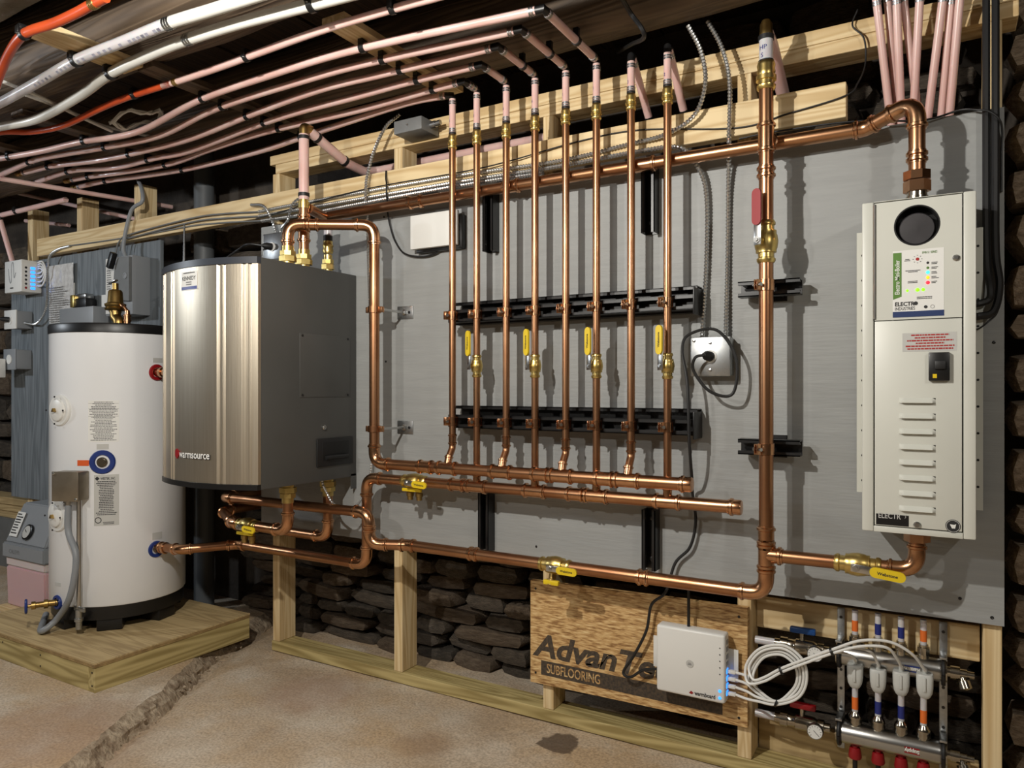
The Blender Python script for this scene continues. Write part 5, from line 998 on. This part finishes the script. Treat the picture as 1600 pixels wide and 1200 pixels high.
cord('grey_cable', 'grey cable rising from the safety switch over the rail', spline([V((x0 + .11, -.06, z1)), V((x0 + .1, -.065, z1 + .06)), LY(205, 330, -.06), LY(222, 315, -.06), LY(221, 295, -.05), LY(215, 280, -.03)], 8), .0085, 'conduit_grey')
# relay box behind the tank top
x0 = XY(96, -.075); z1 = LY(100, 483, -.075).z; x1 = x0 + .29; t = thing('relay_box', 'low grey metal relay box with transformer behind the tank lid', 'box', (x0, 0, z1 - .12)); MB().span((x0, -.085, z1 - .13), (x1, -.0005, z1), .003).build('housing', 'grey_plastic', t)
MB().span((x0 + .09, -.07, z1), (x0 + .20, -.015, z1 + .045), .004).build('transformer', 'black_plastic', t); MB().span((x0 + .075, -.075, z1 + .005), (x0 + .105, -.01, z1 + .065), .003).build('coil_bracket', 'brass', t); MB().span((x0 + .1, -.066, z1 + .045), (x0 + .19, -.02, z1 + .07), .006).build('core', 'steel', t); MB().span((x0 + .235, -.012, z1 + .002), (x0 + .29, -.0005, z1 + .062)).build('side_label', 'paper', t, smooth=False)
# foil bag of papers
x0 = XY(78, -.012); x1 = -3.751; z1 = LY(98, 413, -.012).z; t = thing('document_pouch', 'clear plastic pouch of papers hung on the blue-grey plywood', 'pouch', (x0, 0, 1.1)); m = MB(); g = []
for j in range(15):
    z = z1 - .36 * j / 14; g.append([m.bm.verts.new((x0 + (x1 - x0) * i / 10, -.012 - .006 * noise.noise(V((i * .9, j * .8, 3))) - .004, z + (.008 * noise.noise(V((i, 5, 1))) if j == 0 else 0))) for i in range(11)])
for j in range(14):
    for i in range(10): m.bm.faces.new((g[j][i], g[j][i + 1], g[j + 1][i + 1], g[j + 1][i]))
m.build('pouch', 'foil', t); MB().span((x0 + .01, -.0095, z1 - .35), (x1 - .012, -.002, z1 - .1)).build('papers', 'paper', t, smooth=False); fine_print(plane_map((x0, -.0225, z1 - .34), (1, 0, 0), (0, 0, 1)), .015, .0, x1 - x0 - .015, .23, 20, 'faint_ink', t, .4, 4, center=False)
# glycol feeder
t = thing('fluid_feeder', 'grey-lidded fluid feeder with a translucent pink jug beside the tank', 'feeder', (-3.62, -.2, .02)); x0, x1, y0, y1 = -3.79, -3.44, -.315, -.03
def taper(z0, z1, ins0, ins1, yb=0): 
    m = MB(); A_ = [V((x0 + ins0, y0 + ins0, z0)), V((x1 - ins0, y0 + ins0, z0)), V((x1 - ins0, y1, z0)), V((x0 + ins0, y1, z0))]; B_ = [V((x0 + ins1, y0 + ins1 + yb, z1)), V((x1 - ins1, y0 + ins1 + yb, z1)), V((x1 - ins1, y1, z1)), V((x0 + ins1, y1, z1))]
    a = [m.bm.verts.new(p) for p in A_]; b = [m.bm.verts.new(p) for p in B_]; m.bm.faces.new(a[::-1]); m.bm.faces.new(b)
    for i in range(4): m.bm.faces.new((a[i], a[(i + 1) % 4], b[(i + 1) % 4], b[i]))
    bmesh.ops.bevel(m.bm, geom=m.bm.edges[:], offset=.006, segments=2, affect='EDGES'); return m
taper(.05, .235, .012, .008).build('jug_liquid', 'jug_liquid', t); taper(.2352, .30, .008, .006).build('jug_neck', 'jug', t); taper(.275, .345, -.004, -.004).build('lid_skirt', 'grey_plastic', t); taper(.3452, .52, .004, .02, .06).build('pump_housing', 'grey_plastic', t)
nrm = V((0, -.9, .36)).normalized(); up = V((0, .36, .9)).normalized(); yf = y0 + .006 + .033; q = V((x0 + .105, yf - .006, .43)); mf5 = plane_map(q, (1, 0, 0), up); o = patch(mf5, -.075, -.06, -.01, .055, 'paper', t, 'data_label', 1, .002); fine_print(mf5, -.07, -.05, -.015, .05, 8, 'ink', o, .45, 3, center=False, th=.0026)
MB().lathe(mf5(.07, -.03, -.004), nrm, [(0, .036), (.01, .036), (.012, .032), (.008, .03), (.008, 0)], 24).build('pressure_gauge', 'black_plastic', t); disc(lambda x, y, h: mf5(.07 + x, -.03 + y, h), 0, 0, .0285, 'silver_label', t, 'gauge_face', .0085); MB().box(mf5(.07, -.03, .009), (.03, .001, .003), Matrix.Rotation(.8, 3, 'Y')).build('needle', 'ink', t)
writing('CALEFFI', .026, lambda x, y, h: V((x0 + .06 + x, y0 - .0045, .30 + y)), 'mid_grey', t)
MB().span((x0 - .015, y0 - .015, -.01), (x1 + .015, y1 + .015, .0495), .002).build('base_block', 'pine_x', t, smooth=False)
# boards stacked behind
for k, lab in enumerate(('topmost board of the low stack beside the fluid feeder', 'middle board of the low stack beside the fluid feeder', 'bottom board of the low stack beside the fluid feeder')):
    tag(MB().span((-6.0, .115 + .008 * k, .39 - k * .0405), (-3.85 - .06 * k, .235, .43 - k * .0405), .002).build('stacked_board', 'ply_top', None, smooth=False), lab, 'board', 'boards stacked beside the feeder')
tag(MB().span((-5.9, .12, -.008), (-3.97, .23, .3085)).build('board_support', 'mid_grey', None, smooth=False), 'grey support under the low stack of boards', 'support')

# ================================================================== WHITE CONTROLLER + CABLES
Rt = Matrix.Rotation(math.radians(-2.2), 3, 'Y'); a, b = PY(1028, 978, -.055), PY(1133, 1090, -.055); c = V(((a.x + b.x) / 2, -.041, .298)); Wc, Hc = .193, .187
t = thing('zone_controller', 'white square zone controller with data cables on the printed board', 'controller', (c.x, 0, c.z - .1)); MB().box(c, (Wc, .046, Hc), None, .007, 3).build('housing', 'white_plastic', t); mfc = plane_map((c.x - Wc / 2, c.y - .0232, c.z - Hc / 2), (1, 0, 0), (0, 0, 1))
disc(mfc, Wc * .5, Hc * .5, .0105, 'silver_label', t, 'logo_button'); fine_print(mfc, Wc * .47, Hc * .48, Wc * .53, Hc * .52, 2, 'faint_ink', t, .5, 4, th=.0016)
writing('warmboard', .0165, lambda x, y, h: mfc(Wc * .57 + x * .74, Hc * .055 + y, .0008), 'ink', t, bold=.02); MB().poly([mfc(Wc * .49, Hc * .07, .0004), mfc(Wc * .53, Hc * .055, .0004), mfc(Wc * .555, Hc * .08, .0004), mfc(Wc * .52, Hc * .105, .0004)], (0, -.0006, 0)).build('logo', 'red_plastic', t, smooth=False)
for k in range(5): disc(mfc, Wc * .93, Hc * (.81 - .095 * k), .0017, 'ink', t, 'pin_hole')
for f in (.185, .085): MB().lathe(mfc(Wc * .93, Hc * f, 0), (0, -1, 0), [(0, .004), (.001, .004), (.0015, 0)], 12).build('status_lamp', 'led_blue', t)
for sx in (-1, 1): MB().box((c.x + sx * (Wc / 2 + .01), -.0165, c.z), (.03, .003, .09), None, .001).build('mount_ear', 'white_plastic', t)
MB().cyl((c.x - .012, -.035, c.z + Hc / 2), (c.x - .012, -.035, c.z + Hc / 2 + .12), .0045, 10).build('antenna', 'black_plastic', t)
ZC = [c.z - Hc * .08, c.z - Hc * .17, c.z - Hc * .26, c.z - Hc * .35]
for k in range(8): MB().box((c.x + Wc / 2 + .0005, -.04, c.z + Hc * (.38 - .107 * k)), (.002, .016, .012)).build('data_port', 'led_blue' if k >= 4 and k < 8 else 'grey_plastic', t)
CB = ['white data cable from the controller to the actuator by the bracket with the blue valve', 'white data cable from the controller to the second actuator', 'white data cable from the controller to the third actuator', 'white data cable from the controller to the actuator by the corner stud']
ACT = [(1336, 1055), (1372, 1062), (1408, 1066), (1445, 1070)]; YM = .04
for k in range(4):
    y = -.05; po = (1, 0, 3, 2)[k]; yk = y - .0078 * (k // 2); Rk_ = 34 + 5 * po; lo_ = 1 - k % 2; z = c.z + Hc * (.38 - .107 * (4 + po)); q = V((c.x + Wc / 2 + .004, -.04, z)); tc_ = thing('data_cable', CB[k], 'cable', q, 'data cables of the controller'); MB().box(q + V((.008, 0, 0)), (.022, .011, .009), None, .001).build('plug', 'white_plastic', tc_)
    au, av = ACT[k]; off = .004 * k
    pts = [q + V((.018, 0, 0)), q + V((.05, -.008, -.002)), PY(1185, 1078 + 6 * po, yk), PY(1213, 1096 + 5 * lo_, yk)] + [PY(1212 + Rk_ * math.cos(math.radians(an)), 1056 - Rk_ * math.sin(math.radians(an)), yk) for an in (-45, -10, 30, 75, 120, 160)] + [PY(1177 - 8 * lo_, 1062 + 5 * lo_, -.066 - .0078 * (k // 2))] + [PY(bu, bv + 6 * lo_ - .6, -.068 - .0078 * (k // 2)) for bu, bv in ((1194, 1059), (1221, 1045), (1260, 1030), (1302, 1015))]
    pts += [[PY(1320, 1021, -.05), PY(1332, 1026, -.025)], [PY(1340, 1013, -.045), PY(1362, 1020, -.03)], [PY(1345, 1010, -.066), PY(1385, 1012, -.055), PY(1402, 1030, -.03)], [PY(1345, 1001, -.066), PY(1390, 1003, -.055), PY(1425, 1022, -.04)]][k]
    pts.append(PY(au + 1, av - 22, -.005)); MB().tube(spline(pts, 8), .0036, 8).build('cable', 'white_plastic', tc_)

    if k == 1:
        for tu, tv, R_, ty in ((1300, 1018, .0112, -.0719), (1221, 1047.4, .0112, -.0719), (1213, 1098.2, .0112, -.0538)): MB().lathe(PY(tu, tv, ty), (.85, 0, .4 if tv < 1090 else -.3), [(-.003, R_ * .8), (-.003, R_), (.003, R_), (.003, R_ * .8)], 16).build('cable_tie', 'black_plastic', tc_)

# ================================================================== FLOOR HEATING MANIFOLD
mt = thing('heating_manifold', 'stainless floor heating manifold with four loops between two studs', 'manifold', (-.12, YM, .1))
ZM1, ZM0 = .362, .158; mx0, mx1 = -.222, -.002
def bar(z): return MB().lathe((mx0 - .01, YM, z), (1, 0, 0), [(0, .014), (.002, .0255), (.012, .0275), (mx1 - mx0 + .008, .0275), (mx1 - mx0 + .018, .0255), (mx1 - mx0 + .02, .014)], 24).build('bar', 'steel', mt)
b1 = bar(ZM1); b0 = bar(ZM0)
LX = [PY(u, v, YM).x for u, v in ((1336, 1050), (1372, 1050), (1408, 1050), (1443, 1050))]; COLR = ['orange_print', 'blue_print', 'blue_print', 'orange_print']
def blab(z, txt, mat, x):
    mm = lambda xx, yy, h: V((x - xx, YM - math.cos((yy) / .0275) * (.0276 + h), z - math.sin(yy / .0275) * .0276)); o = patch(mm, -.017, -.008, .017, .008, mat, mt, 'name_label', 1, .0006); writing(txt, .0125, lambda xx, yy, h: mm(xx, yy - .004, .0012), 'white_ink', o, bold=.02, align='CENTER')
blab(ZM1, 'Return', 'blue', PY(1425, 1034, YM - .028).x); blab(ZM0, 'Supply', 'red_plastic', PY(1425, 1166, YM - .028).x)
for k, x in enumerate(LX):
    lp = MB().cyl((x, YM, ZM1 + .026), (x, YM, ZM1 + .12), .0075, 14).build('loop_pipe', 'pex_clear', mt); MB().lathe((x, YM, ZM1 + .066), (0, 0, 1), [(0, .0078), (.028, .0078)], 14).build('print_band', COLR[k], lp)
    MB().tube([(x, YM, ZM1 + .024), (x, YM, ZM1 + .034)], .013, 12).tube([(x, YM, ZM1 + .034), (x, YM, ZM1 + .052)], .0145, 8).tube([(x, YM, ZM1 + .052), (x, YM, ZM1 + .058)], .011, 12).build('compression_nut', 'nickel', mt)
    if k < 3: MB().lathe(((x + LX[k + 1]) / 2, YM, ZM1 + .024), (0, 0, 1), [(0, .006), (.014, .006), (.014, 0)], 6).build('blank_plug', 'brass', mt)
    lp = MB().cyl((x, YM, ZM0 + .05), (x, YM, ZM1 - .03), .0075, 14).build('loop_pipe', 'pex_clear', mt); MB().lathe((x, YM, ZM0 + .066), (0, 0, 1), [(0, .0078), (.032, .0078)], 14).build('print_band', COLR[k], lp)
    MB().lathe((x, YM, ZM0 + .02), (0, 0, 1), [(0, .013), (.01, .013), (.01, .016), (.014, .0165), (.02, .0155), (.023, .0165), (.03, .0155), (.034, .013), (.04, .009)], 14).build('compression_nut', 'nickel', mt)
    # actuator head in front
    xa = PY(*ACT[k], .005).x; za = PY(*ACT[k], .005).z
    m = MB(); g = []
    for z, hw_, hd_ in ((.028, .017, .016), (.024, .019, .018), (-.004, .0185, .018), (-.018, .0165, .016), (-.028, .012, .012), (-.032, .008, .008)):
        g.append([m.bm.verts.new((xa + hw_ * math.copysign(abs(math.cos(a_)) ** .55, math.cos(a_)), .006 + hd_ * math.copysign(abs(math.sin(a_)) ** .55, math.sin(a_)), za + z)) for a_ in [2 * math.pi * (i + .5) / 20 for i in range(20)]])
    for j in range(5):
        for i in range(20): m.bm.faces.new((g[j][i], g[j][(i + 1) % 20], g[j + 1][(i + 1) % 20], g[j + 1][i]))
    m.bm.faces.new(g[0]); m.bm.faces.new(g[-1][::-1]); ac = m.build('actuator', 'actuator', mt, ang=40); MB().box((xa, -.0135, za + .006), (.006, .004, .034), None, .0015).build('ridge', 'actuator', ac); MB().cyl((xa, .006, za + .026), (xa, .002, za + .04), .0052, 10).build('cable_gland', 'actuator', ac); MB().cyl((xa, .006, za), (x, YM - .012, za + .004), .009, 10).build('adapter_ring', 'grey_plastic', ac)
    MB().lathe((x, YM, ZM0 - .028), (0, 0, -1), [(0, .008), (.006, .008), (.006, .0125), (.012, .014), (.03, .0165), (.034, .015), (.034, 0)], 10).build('red_cap', 'red_plastic', mt); MB().cyl((x, YM, ZM0 - .06), (x, YM, .03), .006, 10).build('tail', 'black_plastic', mt)
for u, side in ((1312, -1), (1474, 1)):
    x = PY(u, 1080, YM).x; o = MB().span((x - .009, YM + .03, .10), (x + .009, YM + .034, .475), .001).build('bracket', 'galv', mt)
    for z in (ZM1, ZM0):
        MB().ring((x, YM, z), (1, 0, 0), .0315, .0052, 24, 8).build('rubber_ring', 'black_rubber', o); MB().lathe((x, YM, z), (1, 0, 0), [(-.008, .0265), (.008, .0265)], 20).build('bar_neck', 'nickel', o); MB().box((x, YM, z + .038), (.016, .05, .006), None, .001).build('clamp_tab', 'galv', o)
    for z in (.12, .21, .26, .31, .45): MB().lathe((x, YM + .03, z), (0, -1, 0), [(0, .004), (.001, .004), (.0011, 0)], 8).build('bracket_hole', 'black_paint', o)
for z, hm in ((ZM1, 'blue_handle'), (ZM0, 'red_plastic')):
    o = MB().lathe((mx0 - .03, YM, z), (-1, 0, 0), [(0, .012), (.015, .012), (.015, .018), (.03, .018), (.032, .015), (.04, .02), (.085, .021), (.09, .017), (.105, .017), (.106, .02), (.125, .02), (.126, .013), (.14, .013)], 14).build('end_valve', 'nickel', mt)
    MB().lathe((mx0 - .1, YM, z + .018), (0, 0, 1), [(0, .007), (.02, .007), (.02, 0)], 10).build('stem', 'nickel', o); MB().box((mx0 - .098, YM, z + .045), (.066, .018, .016), None, .004).build('handle', hm, o)
    gx, gy = mx0 - .062, YM - .034; gg = MB().lathe((gx, YM, z), (0, -1, 0), [(0, .008), (.03, .008), (.03, .0205), (.04, .0205), (.042, .019), (.0405, .0185), (.0405, 0)], 24).build('thermometer', 'steel', o); mg = plane_map((gx, YM - .0408, z), (1, 0, 0), (0, 0, 1)); disc(mg, 0, 0, .0182, 'paper', gg, 'dial_face', .0002)
    m = MB()
    for k in range(11): a_ = math.radians(225 - 27 * k); m.box(mg(.0145 * math.cos(a_), .0145 * math.sin(a_), .0006), (.0009, .0003, .0034), Matrix.Rotation(-(a_ - math.pi / 2), 3, 'Y'))
    m.build('dial_marks', 'ink', gg, smooth=False); MB().box(mg(.003, -.003, .0009), (.0012, .0003, .018), Matrix.Rotation(-.8, 3, 'Y')).build('needle', 'ink', gg)
    MB().cyl((mx0 - .165, YM, z), (mx0 - .222, YM, z), .011, 14).build('feed_pipe', 'pex_clear', o)
    e = MB().lathe((mx1 + .014, YM, z), (1, 0, 0), [(0, .013), (.01, .013), (.01, .0165), (.03, .0165), (.03, .012), (.045, .012), (.045, .009), (.06, .009)], 10).build('end_drain', 'nickel', mt); MB().lathe((mx1 + .045, YM, z), (.35, -.5, -1), [(0, .009), (.018, .009), (.018, .0155), (.036, .0155), (.038, .009), (.04, 0)], 10).build('drain_cap', 'nickel', e)
